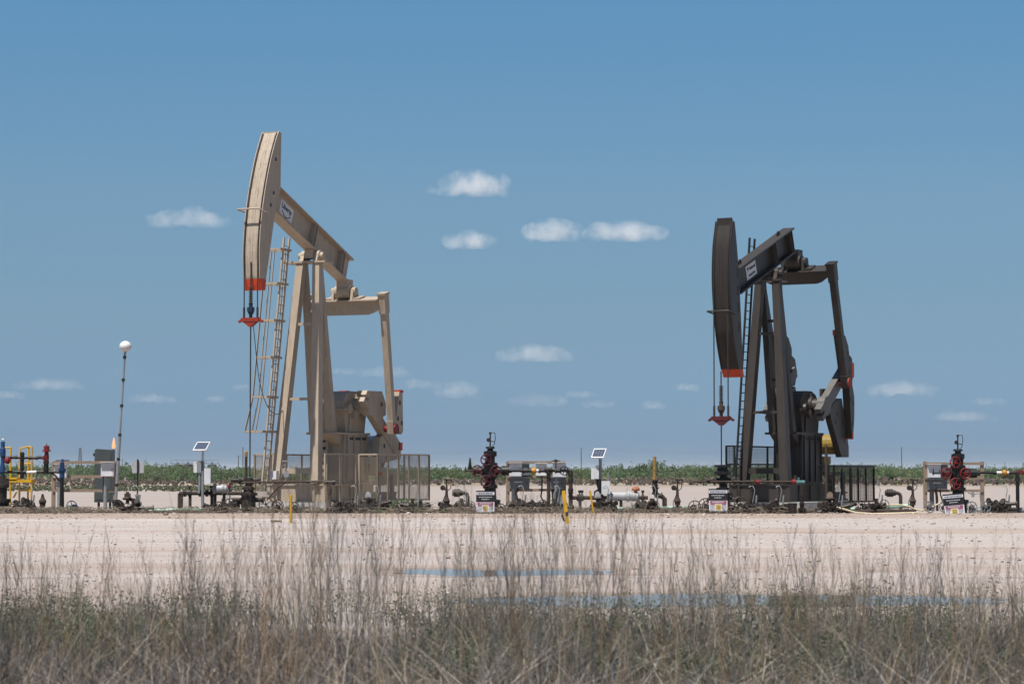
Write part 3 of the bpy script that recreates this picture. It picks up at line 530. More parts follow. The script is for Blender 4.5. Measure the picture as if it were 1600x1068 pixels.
def xmas_tree(px, D, label, body, wheel, k=1.0, top=675):
    t = root('christmas_tree', label, 'wellhead', px, D, 'valve trees on the wells'); Z = lambda py: CH + (HZ-py)*t.k; o = 675-top
    zz = lambda py: Z(py-o)
    b = MB(); b.lathe((0,0,0), (0,0,1), [(0,.3),(.3,.3),(.31,.36),(.45,.36),(.46,.22),(zz(763),.2),(zz(762),.26),(zz(757),.26),(zz(756),.16),(zz(750),.16),(zz(746),.26),(zz(743),.26),(zz(742),.2),(zz(728),.2),(zz(727),.26),(zz(723),.26),(zz(722),.15),(zz(714),.15),(zz(712),.23),(zz(705),.23),(zz(704),.12),(zz(701),.1),(zz(700),.17),(zz(697.5),.15),(zz(697),.03)], 14)
    b.box((0,0,zz(735)), (.42,.34,.46)); b.box((0,0,zz(718)), (.32,.32,.26)); b.box((0,0,zz(754)), (.34,.34,.3)); b.build('tree_body', body, t.r)
    wv = MB(); wv.lathe((0,0,zz(735)), (-1,0,0), [(0,.11),(.22,.11),(.23,.18),(.3,.18),(.31,.12),(.5,.12),(.51,.17),(.58,.17),(.59,.03),(.9,.03)], 12); wv.lathe((0,0,zz(735)), (1,0,0), [(0,.11),(.2,.11),(.21,.17),(.27,.17),(.28,.12),(.4,.12),(.41,.17),(.64,.17),(.65,.08),(.75,.08)], 12)
    wv.box((-.86,0,zz(733)), (.03,.06,.22)); wv.build('wing_valve', body, t.r)
    for x, py, y, R in ((-.14, 718, -.26, .185), (-.45, 735, -.26, .185), (.2, 735.5, -.28, .185), (-.14, 751, -.26, .185)):
        w = MB(); w.wheel((x, y, zz(py)), (.25, -1, 0), R, .022, 4); w.tube([(x, y, zz(py)), (x+.05, 0, zz(py))], .05, 8); w.build('handwheel', wheel, t.r)
    g = MB(); g.tube([(0,0,zz(698)), (0,0,zz(676))], .025, 8); g.tube([(0,0,zz(676)), (.16,0,zz(675.5)), (.18,.02,zz(684)), (.14,0,zz(694)), (.06,0,zz(698))], .013, 6); g.tube([(-.02,0,zz(688)), (.14,0,zz(690))], .015, 6); g.lathe((-.06,-.04,zz(687)), (0,-1,0), [(0,.07),(.05,.07)], 14); g.lathe((0,0,zz(678)), (0,0,1), [(0,.045),(.07,.045)], 10); g.build('gauge_riser', M['grime'], t.r)
    return t
xmas_tree(766, 84.2, 'black valve tree with dull maroon handwheels between the two pumpjacks', M['black'], mat('maroon_paint', (.08, .014, .02), .5, dirt=(.06, .02, .02), dirt_amt=.3, scale=6))
xmas_tree(1496, 84.2, 'black valve tree with bright red handwheels standing before a sparse timber rack', M['black'], M['red'], top=679)

def well_sign(px, D, y0, y1, w, tilt, label):
    cy = (y0+y1)/2; t = root('well_sign', label, 'sign', px, D-.6, 'well signs on the pad'); H = (y1-y0)*t.k; W = w*t.k; z0 = CH + (HZ-cy)*t.k; t.r.location.z = z0; t.r.rotation_euler = (math.radians(-6), tilt, 0)
    b = MB(); b.box((0, 0, 0), (W, .03, H)); sb = b.build('sign_board', M['signblack'], t.r)
    f = -.018
    MB().box((0, f, H*.37), (W*.97, .008, H*.125)).build('header_strip', M['signwhite'], sb)
    MB().box((0, f, -H*.26), (W*.97, .008, H*.46)).build('warning_panel', M['signwhite'], sb)
    d = MB(); d.box((0, f-.006, -H*.1), (W*.86, .006, H*.115)); d.box((-W*.3, f-.006, -H*.2), (W*.24, .006, H*.05)); d.box((W*.3, f-.006, -H*.2), (W*.24, .006, H*.05)); d.build('danger_band', M['signred'], sb)
    MB().box((0, f-.006, -H*.32), (W*.28, .006, H*.26)).build('caution_square', M['signyel'], sb)
    ink = MB(); pal = MB(); rr = random.Random(int(px))
    def words(mb, cx, cz, wd, h, ff):
        x = cx - wd/2
        while x < cx + wd/2 - .012:
            l = min(rr.uniform(.02, .06), cx+wd/2-x); mb.box((x+l/2, ff, cz), (l, .004, h)); x += l + .014
    words(ink, 0, H*.37, W*.85, H*.06, f-.006); words(pal, 0, H*.2, W*.7, H*.035, f); words(pal, 0, H*.1, W*.42, H*.035, f); words(pal, 0, H*-.1, W*.62, H*.05, f-.011)
    for k in range(4): words(ink, -W*.31, -H*(.27+.055*k), W*.22, H*.02, f-.006); words(ink, W*.31, -H*(.27+.055*k), W*.22, H*.02, f-.006)
    for k in range(3): words(ink, 0, -H*(.26+.06*k), W*.18, H*.025, f-.011)
    ink.build('lettering', M['ink'], sb); pal.build('lettering', M['paleink'], sb)
    lg = MB()
    for s in (-.35, .35): lg.bar((W*s, .03, H*.3), (W*s, .12, -z0-.05), .03, .03)
    lg.split('sign_leg', M['galv'], t.r)
well_sign(758.5, 83.3, 766, 799.5, 29, 0.0, 'upright well sign standing before the maroon-wheeled valve tree')
well_sign(1489, 83.3, 770.5, 805, 32, math.radians(-5), 'leaning well sign tilted in front of the red-wheeled valve tree')
well_sign(1121.5, 83.3, 763, 798, 29.5, 0.0, 'well sign beside the wellhead of the brown pumpjack')

# ------------------------------------------------------------------ timber racks with electrical boxes
def rack(px0, px1, D, rails, label, posts, timber):
    t = root('equipment_rack', label, 'rack', (px0+px1)/2, D, 'racks carrying the electrical boxes'); P = t.P
    for px in posts:
        MB().bar(P(px, 720.5), (P(px, 700).x, 0, -.1), .13, .1, (1, 0, 0)).build('post', timber, t.r)
    for py in rails: MB().bar(P(px0-1, py, -.07), P(px1+1, py, -.07), .04, .1, (0, 1, 0)).build('rail', timber, t.r)
    return t
def ebox(t, x0, x1, y0, y1, name='electrical_box', label='', mt=None, dy=-.18, dep=.2, group='electrical boxes on the racks'):
    a, b = t.P(x0, y1), t.P(x1, y0); c = (a+b)/2; w, h = b.x-a.x, b.z-a.z
    r = empty(name, label, 'electrical box', Vector(t.loc) + Vector((c.x, dy, a.z)), 0, group)
    MB().box((0, 0, h/2), (w, dep, h)).build('housing', mt or M['grey'], r)
    d = MB(); d.box((0, -dep/2-.008, h/2), (w*.92, .016, h*.92)); d.build('door', mt or M['grey'], r)
    MB().box((w*.38, -dep/2-.025, h*.5), (.02, .02, .09)).build('latch', M['black'], r); MB().box((0, -dep/2+.0, h+.012), (w+.04, dep+.06, .02)).build('rain_lip', mt or M['grey'], r)
    lb = MB(); lb.box((-w*.05, -dep/2-.019, h*.62), (w*.4, .006, h*.1)); lb.build('door_label', M['signwhite'], r)
    return r
def conduits(t, items):
    for pts, r, mt in items: MB().tube([t.P(*q) for q in pts], r, 7).build('conduit', M[mt], t.r)
rk = rack(85, 182, 88, (722, 744, 766), 'timber rack standing before the dark green-grey cabinet', (85, 181), M['wood'])
ebox(rk, 88, 107, 725, 746, label='light grey electrical box behind the blue valve'); ebox(rk, 160.5, 180.5, 722.5, 744, label='light grey electrical box in front of the dark cabinet')
conduits(rk, [([(94.5,746,-.1),(94.5,796,-.1)], .07, 'galv'), ([(166.5,744,-.1),(166.5,796,-.1)], .07, 'galv'), ([(164,744,-.1),(163,765,-.1),(168,785,-.1)], .03, 'black'), ([(100,746,-.1),(101,796,-.1)], .04, 'black')])
rk = rack(793.5, 881.5, 88, (722, 744, 765), 'timber rack behind the flow line right of the maroon-wheeled valve tree', (793.5, 881.5), M['wood'])
ebox(rk, 796, 815, 723, 744, label='light grey box at the left end of the middle rack, top row'); ebox(rk, 815.5, 827, 724.5, 742.5, mt=M['dgrey'], label='dark grey panel box in the top row of the middle rack', dep=.14)
ebox(rk, 837, 854, 724, 743, label='light grey box in the middle of the middle rack, behind the orange valve'); ebox(rk, 863.5, 884, 722.5, 745, label='light grey box at the right end of the middle rack')
ebox(rk, 796, 827, 746, 763, mt=M['dgrey'], label='wide blue-grey enclosure in the lower row of the middle rack', dep=.3); ebox(rk, 859.5, 879.5, 746, 763.5, mt=M['dgrey'], label='dark enclosure under the right box of the middle rack', dep=.25)
conduits(rk, [([(803,763,-.1),(803,797,-.1)], .09, 'galv'), ([(809.5,750,-.3),(809.5,764,-.3),(806,770,-.25),(811,790,-.2),(812,797,-.2)], .045, 'black'), ([(868.5,745,-.3),(868.5,765,-.3),(866,770,-.25),(867,797,-.2)], .05, 'galv'), ([(872,763,-.15),(871,797,-.15)], .1, 'dgrey'), ([(876,763,-.15),(873,797,-.12)], .06, 'black'), ([(864,763,-.15),(866.5,797,-.12)], .07, 'black'), ([(847,745,-.1),(846.5,765,-.12),(845,775,-.12),(849,783,-.12),(856,784,-.1),(859,776,-.1),(858,766,-.1)], .03, 'black')])
rk = rack(1444.5, 1533.5, 88, (724, 746, 766), 'sparse timber rack behind the red-wheeled valve tree', (1444.5, 1533.5), M['wood'])
ebox(rk, 1447, 1467, 725.5, 746, label='light grey box on the rack behind the red-wheeled tree'); ebox(rk, 1467.5, 1478, 726, 744, mt=M['dgrey'], label='narrow dark box beside the light grey one on the rack behind the red-wheeled tree', dep=.14); ebox(rk, 1447, 1476.5, 748, 763.5, mt=M['dgrey'], label='wide dark enclosure in the lower row of the red-wheeled tree\'s rack', dep=.3)
conduits(rk, [([(1454,763,-.1),(1454,797,-.1)], .085, 'dgrey'), ([(1459,747,-.3),(1459,766,-.3),(1461,775,-.2),(1462,797,-.15)], .05, 'rust'), ([(1467,765,-.1),(1467.5,772,-.1),(1470,781,-.12),(1474,786,-.12)], .025, 'black'), ([(1511,769,-.1),(1518,772,-.1),(1529,770,-.1),(1531,790,-.08)], .025, 'galv'), ([(1518,768,-.1),(1518,776,-.12)], .05, 'galv')])

t = root('electrical_cabinet', 'tall dark green-grey cabinet on short legs behind the timber rack with two boxes', 'cabinet', 164.5, 92); P = t.P
a, b_ = P(151, 784), P(178, 701); w, h = b_.x-a.x, b_.z-a.z
c = MB(); c.prism([(-w/2, a.z), (w/2, a.z), (w/2, b_.z-.04), (-w/2+.06, b_.z), (-w/2, b_.z-.05)], -.35, .35); c.build('housing', M['cabinet'], t.r)
MB().box((0, -.36, (a.z+b_.z)/2), (w*.9, .02, h*.9)).build('door', M['cabinet'], t.r); MB().box((-w/2-.05, 0, b_.z-.22), (.12, .1, .1)).build('side_bracket', M['black'], t.r)
for s in (-1, 1):
    MB().bar((s*w*.33, 0, a.z), (s*w*.33, 0, -.05), .08, .08).build('leg', M['rust'], t.r)

t = root('light_tower', 'leaning slim mast topped by a white globe lamp', 'light mast', 181, 87); P = t.P
p0, p1 = Vector((0, 0, -.1)), P(194.6, 550)
MB().tube([p0, p0.lerp(p1, .5)], .055, 10).build('lower_mast', M['galv'], t.r); MB().tube([p0.lerp(p1, .49), p1], .036, 10).build('upper_mast', M['galv'], t.r)
m_c = MB()
for q in (.05, .17, .33, .48, .66, .82, .96): m_c.lathe(p0.lerp(p1, q), p1-p0, [(0, .06), (.1, .06)], 10)
m_c.split('mast_collar', M['grime'], t.r); g = MB(); c = P(195.2, 541); g.sphere(c, .215, 28, 18, (1, 1, .92)); g.build('globe_lamp', M['white'], t.r); MB().lathe(c - Vector((.01, 0, .3)), (0, 0, 1), [(0, .04), (.1, .05), (.13, .07)], 10).build('lamp_socket', M['galv'], t.r)

t = root('marker_sign', 'pale sign seen from behind on a black post left of the solar post', 'sign', 216, 85.5); P = t.P
MB().bar((0, 0, -.1), P(216, 717), .055, .055).build('post', M['black'], t.r); s = MB(); k = 16; R1 = P(216, 729)
s.prism([(-.2, P(0, 738.5).z), (.2, P(0, 738.5).z), (.22, P(0, 724).z), (.14, P(0, 720.5).z), (0, P(0, 719.3).z), (-.14, P(0, 720.5).z), (-.22, P(0, 724).z)], .03, .045); s.build('sign_plate', M['galvsheet'], t.r); MB().lathe((0, 0, .25), (0, 0, 1), [(0, .07), (.3, .07), (.31, .1), (.36, .1)], 8).build('post_clamp', M['galv'], t.r)

# ------------------------------------------------------------------ solar posts
def solar(px, D, quad, label, boxes, mast, grid):
    t = root('solar_post', label, 'solar panel', px, D, 'solar panels on posts'); P = t.P
    bl, br_, tr_, tl = [P(*q) for q in quad]; n = (br_-bl).cross(tl-bl).normalized()
    if n.y > 0: n = -n
    f = MB(); f.add([q + n*.0 for q in (bl, br_, tr_, tl)] + [q - n*.035 for q in (bl, br_, tr_, tl)], [(0,1,2,3),(7,6,5,4),(0,4,5,1),(1,5,6,2),(2,6,7,3),(3,7,4,0)]); f.build('panel_frame', M['grey'], t.r)
    def uv(u, v): return bl.lerp(br_, u).lerp(tl.lerp(tr_, u), v) + n*.006
    ce = MB(); U = 4 if grid else 1; V = 2 if grid else 1
    for i in range(U):
        for j in range(V):
            u0, u1 = .06+.88*i/U+.006, .06+.88*(i+1)/U-.006; v0, v1 = .09+.82*j/V+.006, .09+.82*(j+1)/V-.006; ce.add([uv(u0, v0), uv(u1, v0), uv(u1, v1), uv(u0, v1)], [(0, 1, 2, 3)])
    ce.build('solar_cells', M['cell'], t.r)
    ctr = (bl+tr_)/2; MB().tube([P(px, mast), Vector((P(px, 700).x, .12, ctr.z-.05)), ctr - n*.05], .045, 8).build('panel_arm', M['grey'], t.r)
    MB().tube([(0, .1, -.1), (0, .1, P(px, mast).z+.02)], .055, 8).build('mast', M['galv'], t.r)
    for x0, x1, y0, y1, mt, nm in boxes:
        a, b = P(x0, y1), P(x1, y0); c = (a+b)/2; MB().box((c.x, 0, c.z), (b.x-a.x, .16, b.z-a.z)).build(nm, M[mt], t.r)
    return t
t = solar(317, 85, [(302.5,703,-.2),(324,703,-.32),(328.5,689.8,.13),(307,689.8,.25)], 'solar panel with one plain dark pane, on the post left of the tan pumpjack', [(303.5,309,720.5,738,'grey','terminal_box'),(309.5,315.5,720,738,'galv','controller_box'),(320,330,731,756,'grey','equipment_case')], 720, False)
conduits(t, [([(312,738),(313,750),(312,770)], .05, 'galv'), ([(317,735),(318,790)], .05, 'galv'), ([(309,738),(311,745),(316,752)], .03, 'black')])
t = solar(938, 85, [(923,714.5,-.2),(942,714.5,-.32),(948,700.3,.13),(928.5,700.3,.25)], 'solar panel with gridded cells, on the post left of the pale filter vessel', [(923.5,928,731,748,'white','terminal_box'),(928.2,935.5,731,747.5,'grey','controller_box'),(939.5,953,751,771,'grey','equipment_case')], 716, True)
conduits(t, [([(933,748),(933,756),(935,764),(929,768),(929,774)], .035, 'black'), ([(950,738),(950,772)], .035, 'galv'), ([(936,748),(937,775)], .07, 'black')])

# ------------------------------------------------------------------ pipes and valves on the pad
def pipe_run(name, label, cat, px, D, runs, flanges=(), group=None, flmat='grime'):
    t = root(name, label, cat, px, D, group); P = t.P
    for nm, pts, r, mt in runs: MB().tube([P(*q) for q in pts], r, 9).build(nm, M[mt], t.r)
    if flanges:
        f = MB(); 
        for q, d, rr, ln in flanges: c = P(*q); f.lathe(c - Vector(d)*ln/2, d, [(0, rr*.8), (ln, rr*.8)] if ln < .13 else [(0, rr*.8), (ln*.22, rr*.8), (ln*.23, rr*.58), (ln*.77, rr*.58), (ln*.78, rr*.8), (ln, rr*.8)], 12)
        f.split('flange', M[flmat], t.r)
    return t
X1, Z1 = (1, 0, 0), (0, 0, 1)
# flow line of the middle well
t = pipe_run('flow_line', 'flow line with an orange valve crossing in front of the middle rack', 'pipeline', 840, 84.2,
    [('pipe', [(786,735),(888,735),(891.5,737)], .05, 'black'), ('branch_pipe', [(857,735),(857,797)], .06, 'rust'), ('down_pipe', [(891.5,736),(891.5,804)], .075, 'rust')],
    [((821,735), X1, .12, .16), ((828,735), X1, .09, .1), ((848,735), X1, .11, .3), ((857,733), X1, .13, .3), ((872,735), X1, .13, .22), ((890,735), X1, .11, .16), ((857,741), Z1, .12, .16), ((857,748), Z1, .09, .1), ((891.5,745), Z1, .12, .22), ((891.5,752), Z1, .11, .06), ((891.5,765), Z1, .12, .1), ((891.5,772), Z1, .13, .16), ((891.5,800), Z1, .15, .3)])
P = t.P; MB().lathe(P(830, 735), X1, [(0,.06),(.02,.1),(.1,.11),(.16,.1),(.18,.06)], 12).box(P(832, 731.5), (.07, .07, .1)).build('orange_valve', M['amber'], t.r); MB().tube([P(828, 735), P(846, 735)], .056, 8).build('white_union', M['white'], t.r)
MB().wheel(P(881.5, 735, -.12), (.2, -1, 0), .15, .018, 4).build('handwheel', M['black'], t.r); MB().wheel(P(868.5, 719.5), Z1, .13, .018, 4).tube([P(868.5, 720), P(868.5, 734)], .02, 6).build('top_handwheel', M['black'], t.r)
# flow line of the right well, running out of the picture
t = pipe_run('flow_line', 'flow line on a black post running out past the red-wheeled tree', 'pipeline', 1560, 84.2,
    [('pipe', [(1516,738),(1700,738)], .045, 'black'), ('support_post', [(1588.5,738),(1588.5,798)], .065, 'black'), ('ground_pipe', [(1515,797,.3),(1700,796,.3)], .09, 'galv')],
    [((1553,738), X1, .1, .12), ((1568,737), X1, .11, .16), ((1582,738), X1, .1, .3), ((1593,738), X1, .1, .2), ((1588.5,749), Z1, .12, .1), ((1588.5,740), Z1, .1, .12)])
P = t.P; MB().lathe(P(1564, 738), X1, [(0,.06),(.02,.1),(.1,.11),(.16,.1),(.18,.06)], 12).box(P(1566, 734.5), (.07, .07, .1)).build('orange_valve', M['amber'], t.r); MB().tube([P(1556, 738), P(1578, 738)], .05, 8).build('white_union', M['white'], t.r)
MB().box(P(1593, 737), (.16, .14, .14)).build('red_valve', M['red'], t.r)
# flow line from the wellhead under the brown unit
t = pipe_run('flow_line', 'rusty flow line with red and teal valves across the brown pumpjack base', 'pipeline', 1190, 83.2,
    [('pipe', [(1082,752),(1128,752),(1236,752)], .034, 'rust'), ('down_pipe', [(1252,754),(1252,803)], .07, 'grime')], [((1106,750), X1, .07, .1), ((1151,752), X1, .09, .2), ((1170,752), X1, .08, .16), ((1252,772), Z1, .12, .12), ((1252,778), Z1, .11, .06), ((1252,790), Z1, .13, .2), ((1252,800), Z1, .18, .3)])
P = t.P; v = MB(); v.lathe(P(1180, 752.5), X1, [(0,.05),(.02,.08),(.12,.08),(.15,.05)], 10); v.box(P(1182, 749.5), (.14,.05,.06)); v.lathe(P(1236, 752.5), X1, [(0,.06),(.03,.085),(.14,.085),(.17,.06)], 10); v.box(P(1238, 749.5), (.05,.05,.1)); v.build('red_valve', M['red'], t.r)
v = MB(); v.lathe(P(1243, 753), X1, [(0,.07),(.3,.07)], 10); v.box(P(1247, 750), (.06,.06,.2)); v.build('teal_valve', M['teal'], t.r)
t = pipe_run('flow_line', 'rusty flow line across the tan pumpjack base', 'pipeline', 450, 83.2,
    [('pipe', [(378,754),(400,753),(515,751.5)], .036, 'rust'), ('down_pipe', [(515,752),(515,800)], .065, 'rust'), ('angled_brace', [(418,780),(436,760),(448,753)], .03, 'rust')], [((515,753), X1, .12, .4), ((482,752), X1, .08, .14), ((515,765), Z1, .12, .12), ((515,770), Z1, .1, .06), ((515,798), Z1, .14, .2)])
P = t.P; v = MB(); v.tube([P(446,752), P(446,722)], .02, 6); v.box(P(446, 720), (.2,.08,.05)); v.tube([P(441,745), P(441,728), P(447,724)], .016, 6); v.tube([P(450,752), P(450,735)], .02, 6); v.lathe(P(448, 741), (0,-1,0), [(0,.1),(.06,.1)], 12); v.build('gauge_riser', M['galv'], t.r)

# meter runs
def meter_run(px, D, label, y, x0, x1, posts, body, body_mt, cap):
    t = root('meter_run', label, 'pipework', px, D, 'meter runs on stands'); P = t.P
    MB().tube([P(x0, y), P(x1, y)], .07, 10).build('pipe', M['rust'], t.r)
    for q in posts: MB().tube([P(q, y), (P(q, y).x, 0, -.1)], .055, 8).build('stand', M['rust'], t.r)
    b = MB(); L = (body[1]-body[0])*t.k; b.lathe(P(body[0], y-body[2]), X1, [(0,.1),(.03,.19),(.1,.19),(.11,.15),(L*.6,.15),(L*.61,.2),(L*.68,.2),(L*.69,.16),(L-.06,.15),(L,.06)], 14); b.build('vessel', M[body_mt], t.r)
    c = MB(); q = P(cap[0], cap[1]); sc_ = 1.0 if cap[2] == 'rustorange' else .55; c.lathe(q - Vector((0,0,.32)), Z1, [(0,.05),(.2,.06),(.21,.14*sc_),(.26,.15*sc_),(.32,.12*sc_),(.36,.04)], 12); c.build('actuator_cap', M[cap[2]], t.r)
    d = MB()
    for k in range(7):
        qx = random.uniform(x0+2, x1-2); qq = P(qx, y); d.lathe(qq - Vector((.05, 0, 0)), X1, [(0, .12), (.1, .12)], 10)
        if k % 2: d.tube([qq, qq + Vector((0, 0, random.uniform(.15, .32)))], .025, 6); d.box(qq + Vector((0, -.02, .22)), (.1, .08, .09))
    d.split('fitting', M['grime'], t.r)
    return t
meter_run(330, 85.4, 'rusty pipe rack with a red cap beside the wellhead left of the tan pumpjack', 770, 281, 380, (281,284.5,298,332,351,337), (333, 358, 6), 'galv', (358, 757, 'red'))
meter_run(965, 85.4, 'pale filter vessel with an orange cap on pipe stands', 777, 893, 1012, (906,951,970,1004), (948, 999, 2), 'galvsheet', (993, 761, 'rustorange'))
pipe_run('vent_riser', 'tall yellow-topped riser on a pipe elbow right of the pale vessel', 'pipe', 1023, 85, [('upper_pipe', [(1022.5,713),(1022.5,752)], .06, 'rustyellow'), ('lower_pipe', [(1022.5,752),(1023,770),(1026,774),(1034,775),(1038,779),(1038,800)], .085, 'rust')], [((1023,754), Z1, .15, .22), ((1023,759), Z1, .11, .06), ((1023.5,766), Z1, .16, .25), ((1030,774), X1, .15, .2)])

# gauge risers, goosenecks
def gauge_riser(px, D, label, k=1):
    t = root('gauge_riser', label, 'gauge', px, D, 'small gauge risers along the pad'); P = t.P
    b = MB(); b.lathe((0,0,-.05), Z1, [(0,.05),(.3,.05),(.31,.1),(.4,.1),(.45,.13),(.5,.1),(.6,.06),(.7,.05),(1.02,.03)], 10); b.build('riser_pipe', M['rust'], t.r)
    g = MB(); g.tube([(0,0,.9),(0,0,1.12)], .03, 6); g.box((.06,0,1.14), (.28,.06,.05)); g.lathe((-.13,-.05,.86), (0,-1,0), [(0,.09),(.06,.09)], 14); g.tube([(-.13,0,.86),(-.02,0,.78)], .03, 6); g.tube([(.16,0,1.12),(.14,0,.85),(.02,0,.74)], .014, 6); g.tube([(-.04,0,.62),(-.14,.02,.4),(-.16,.02,.05)], .012, 5); g.build('gauge', M['grime'], t.r)
gauge_riser(698, 84.5, 'gauge riser just left of the gooseneck before the maroon-wheeled tree'); gauge_riser(1058, 84.5, 'gauge riser between the yellow-topped vent riser and the brown pumpjack'); gauge_riser(1425, 84.5, 'gauge riser between the black guard fence and the red-wheeled tree')
def gooseneck(px, D, label):
    t = root('gooseneck_pipe', label, 'pipe', px, D, 'gooseneck pipes along the pad'); 
    MB().tube([(.18,0,-.1),(.18,0,.55),(.15,0,.64),(.06,0,.68),(-.2,0,.68)], .065, 10).build('pipe', M['rust'], t.r)
    MB().lathe((.0,0,.68), (-1,0,0), [(0,.1),(.08,.1),(.09,.14),(.3,.14),(.31,.1),(.36,.1)], 12).build('end_fitting', M['grime'], t.r)
gooseneck(723, 84.6, 'rusty gooseneck pipe left of the maroon-wheeled valve tree'); gooseneck(1398, 84.6, 'rusty gooseneck pipe right of the black guard fence')
t = root('relief_valve', 'small rusty relief valve on the ground beside the yellow access platform', 'valve', 68, 84.5); MB().lathe((0,0,-.05), Z1, [(0,.06),(.25,.06),(.26,.1),(.34,.1),(.42,.13),(.48,.12),(.55,.07),(.7,.03)], 10).build('valve_body', M['rust'], t.r); MB().tube([(-.4,0,.08),(.3,0,.08)], .06, 8).build('pipe', M['rust'], t.r)
# blue-topped tree and manifold at the far left
t = root('christmas_tree', 'valve tree with a blue upper section beside the yellow access platform', 'wellhead', 5, 84.2, 'valve trees on the wells'); P = t.P; Zp = lambda py: P(5, py).z
MB().lathe((0,0,0), Z1, [(0,.26),(.35,.24),(.36,.3),(.48,.3),(.49,.16),(.85,.17),(.87,.24),(.98,.24),(1.0,.13),(Zp(742),.09)], 14).box((.14,0,1.05), (.16,.2,.3)).build('tree_body', M['grime'], t.r)
MB().lathe((0,0,Zp(742)), Z1, [(0,.07),(.1,.07),(.11,.1),(.3,.09),(.5,.065),(Zp(714)-Zp(742),.07),(Zp(712)-Zp(742),.1),(Zp(706)-Zp(742),.105),(Zp(700)-Zp(742),.095),(Zp(699)-Zp(742),.075),(Zp(690)-Zp(742),.075),(Zp(689)-Zp(742),.05)], 14).build('blue_lubricator', M['blue'], t.r)
MB().lathe(P(5,687.5), Z1, [(0,.02),(.03,.05),(.06,.02)], 10).build('top_cap', M['white'], t.r); MB().lathe(P(9,719,-.1), X1, [(0,.07),(.06,.12),(.14,.13),(.2,.07)], 14).build('red_flange', M['red'], t.r)
t = pipe_run('flow_line', 'double black flow line with a red choke and blue valve, passing the yellow platform', 'pipeline', 60, 84.2,
    [('pipe', [(8,714.5),(72,715)], .045, 'black'), ('pipe', [(-60,737),(80,737),(96,737.5)], .045, 'black'), ('cross_pipe', [(35.5,706),(35.5,747)], .07, 'black'), ('choke_pipe', [(73,712),(73,738)], .085, 'black'), ('down_pipe', [(98,746),(98,798)], .07, 'black'), ('small_hose', [(80,738),(87,742),(93,749),(96,752)], .03, 'black')],
    [((22,714), X1, .09, .25), ((35.5,713), Z1, .11, .2), ((35.5,728), Z1, .1, .16), ((35.5,737), X1, .11, .3), ((53,715), X1, .09, .3), ((63,714), X1, .08, .1), ((73,722), Z1, .13, .08), ((73,736), Z1, .13, .2), ((64,737), X1, .08, .2), ((98,783), Z1, .1, .2), ((98,790), Z1, .09, .1)])
P = t.P; v = MB(); v.lathe(P(73.5,721), Z1, [(0,.08),(.22,.09),(.23,.075),(.35,.07),(.36,.15),(.4,.15),(.41,.1),(.55,.1),(.56,.02),(.62,.02)], 14); v.box(P(70.5,715), (.12,.13,.14)); v.build('red_choke', M['red'], t.r)
v = MB(); v.lathe(P(98,746), Z1, [(0,.09),(.24,.09),(.25,.13),(.3,.13),(.31,.08),(.53,.08)], 12); v.box(P(98,733), (.2,.14,.1)); v.build('blue_valve', M['blue'], t.r); MB().wheel(P(98.5,719), Z1, .22, .02, 4).tube([P(98.5,719), P(98.5,724)], .02, 6).build('handwheel', M['blue'], t.r)
MB().tube([P(42,737.5), P(58,737)], .052, 8).build('white_union', M['white'], t.r)

# yellow access platform
t = root('access_platform', 'yellow steel access platform with handrails beside the blue-topped tree', 'platform', 35, 86.5); P = t.P
po = MB()
for px, y0, dy in ((17.5,699,0),(50.5,698,0),(39,697,.7),(25.5,704,.7)): po.tube([(P(px,y0).x, dy, P(px,y0).z), (P(px,y0).x, dy, -.05)], .035, 8)
po.split('upright', M['yellow'], t.r)
rl = MB(); rl.tube([P(2,700),P(17.5,699)], .03, 8); rl.tube([P(25.5,707,.7),P(26.5,700,.7),P(39,697,.7)], .03, 8); rl.tube([P(39,697,.7),P(50.5,699,0)], .03, 8); rl.tube([P(24,731,.7),P(27,725,.7),P(39,724,.7),P(50,724,0)], .028, 8); rl.tube([P(25.5,766,.7),P(49,766,0)], .03, 8); rl.tube([P(20,777,.3),P(25,768,.3)], .03, 8); rl.tube([P(24,791,.7),P(50,791,0)], .03, 8); rl.split('handrail', M['yellow'], t.r)
dk = MB(); dk.box((P(32,751).x, .35, P(32,751).z), (.86, .8, .1)); dk.box((P(20,749).x, .35, P(20,748).z), (.35, .8, .12)); dk.build('deck', M['yellow'], t.r)

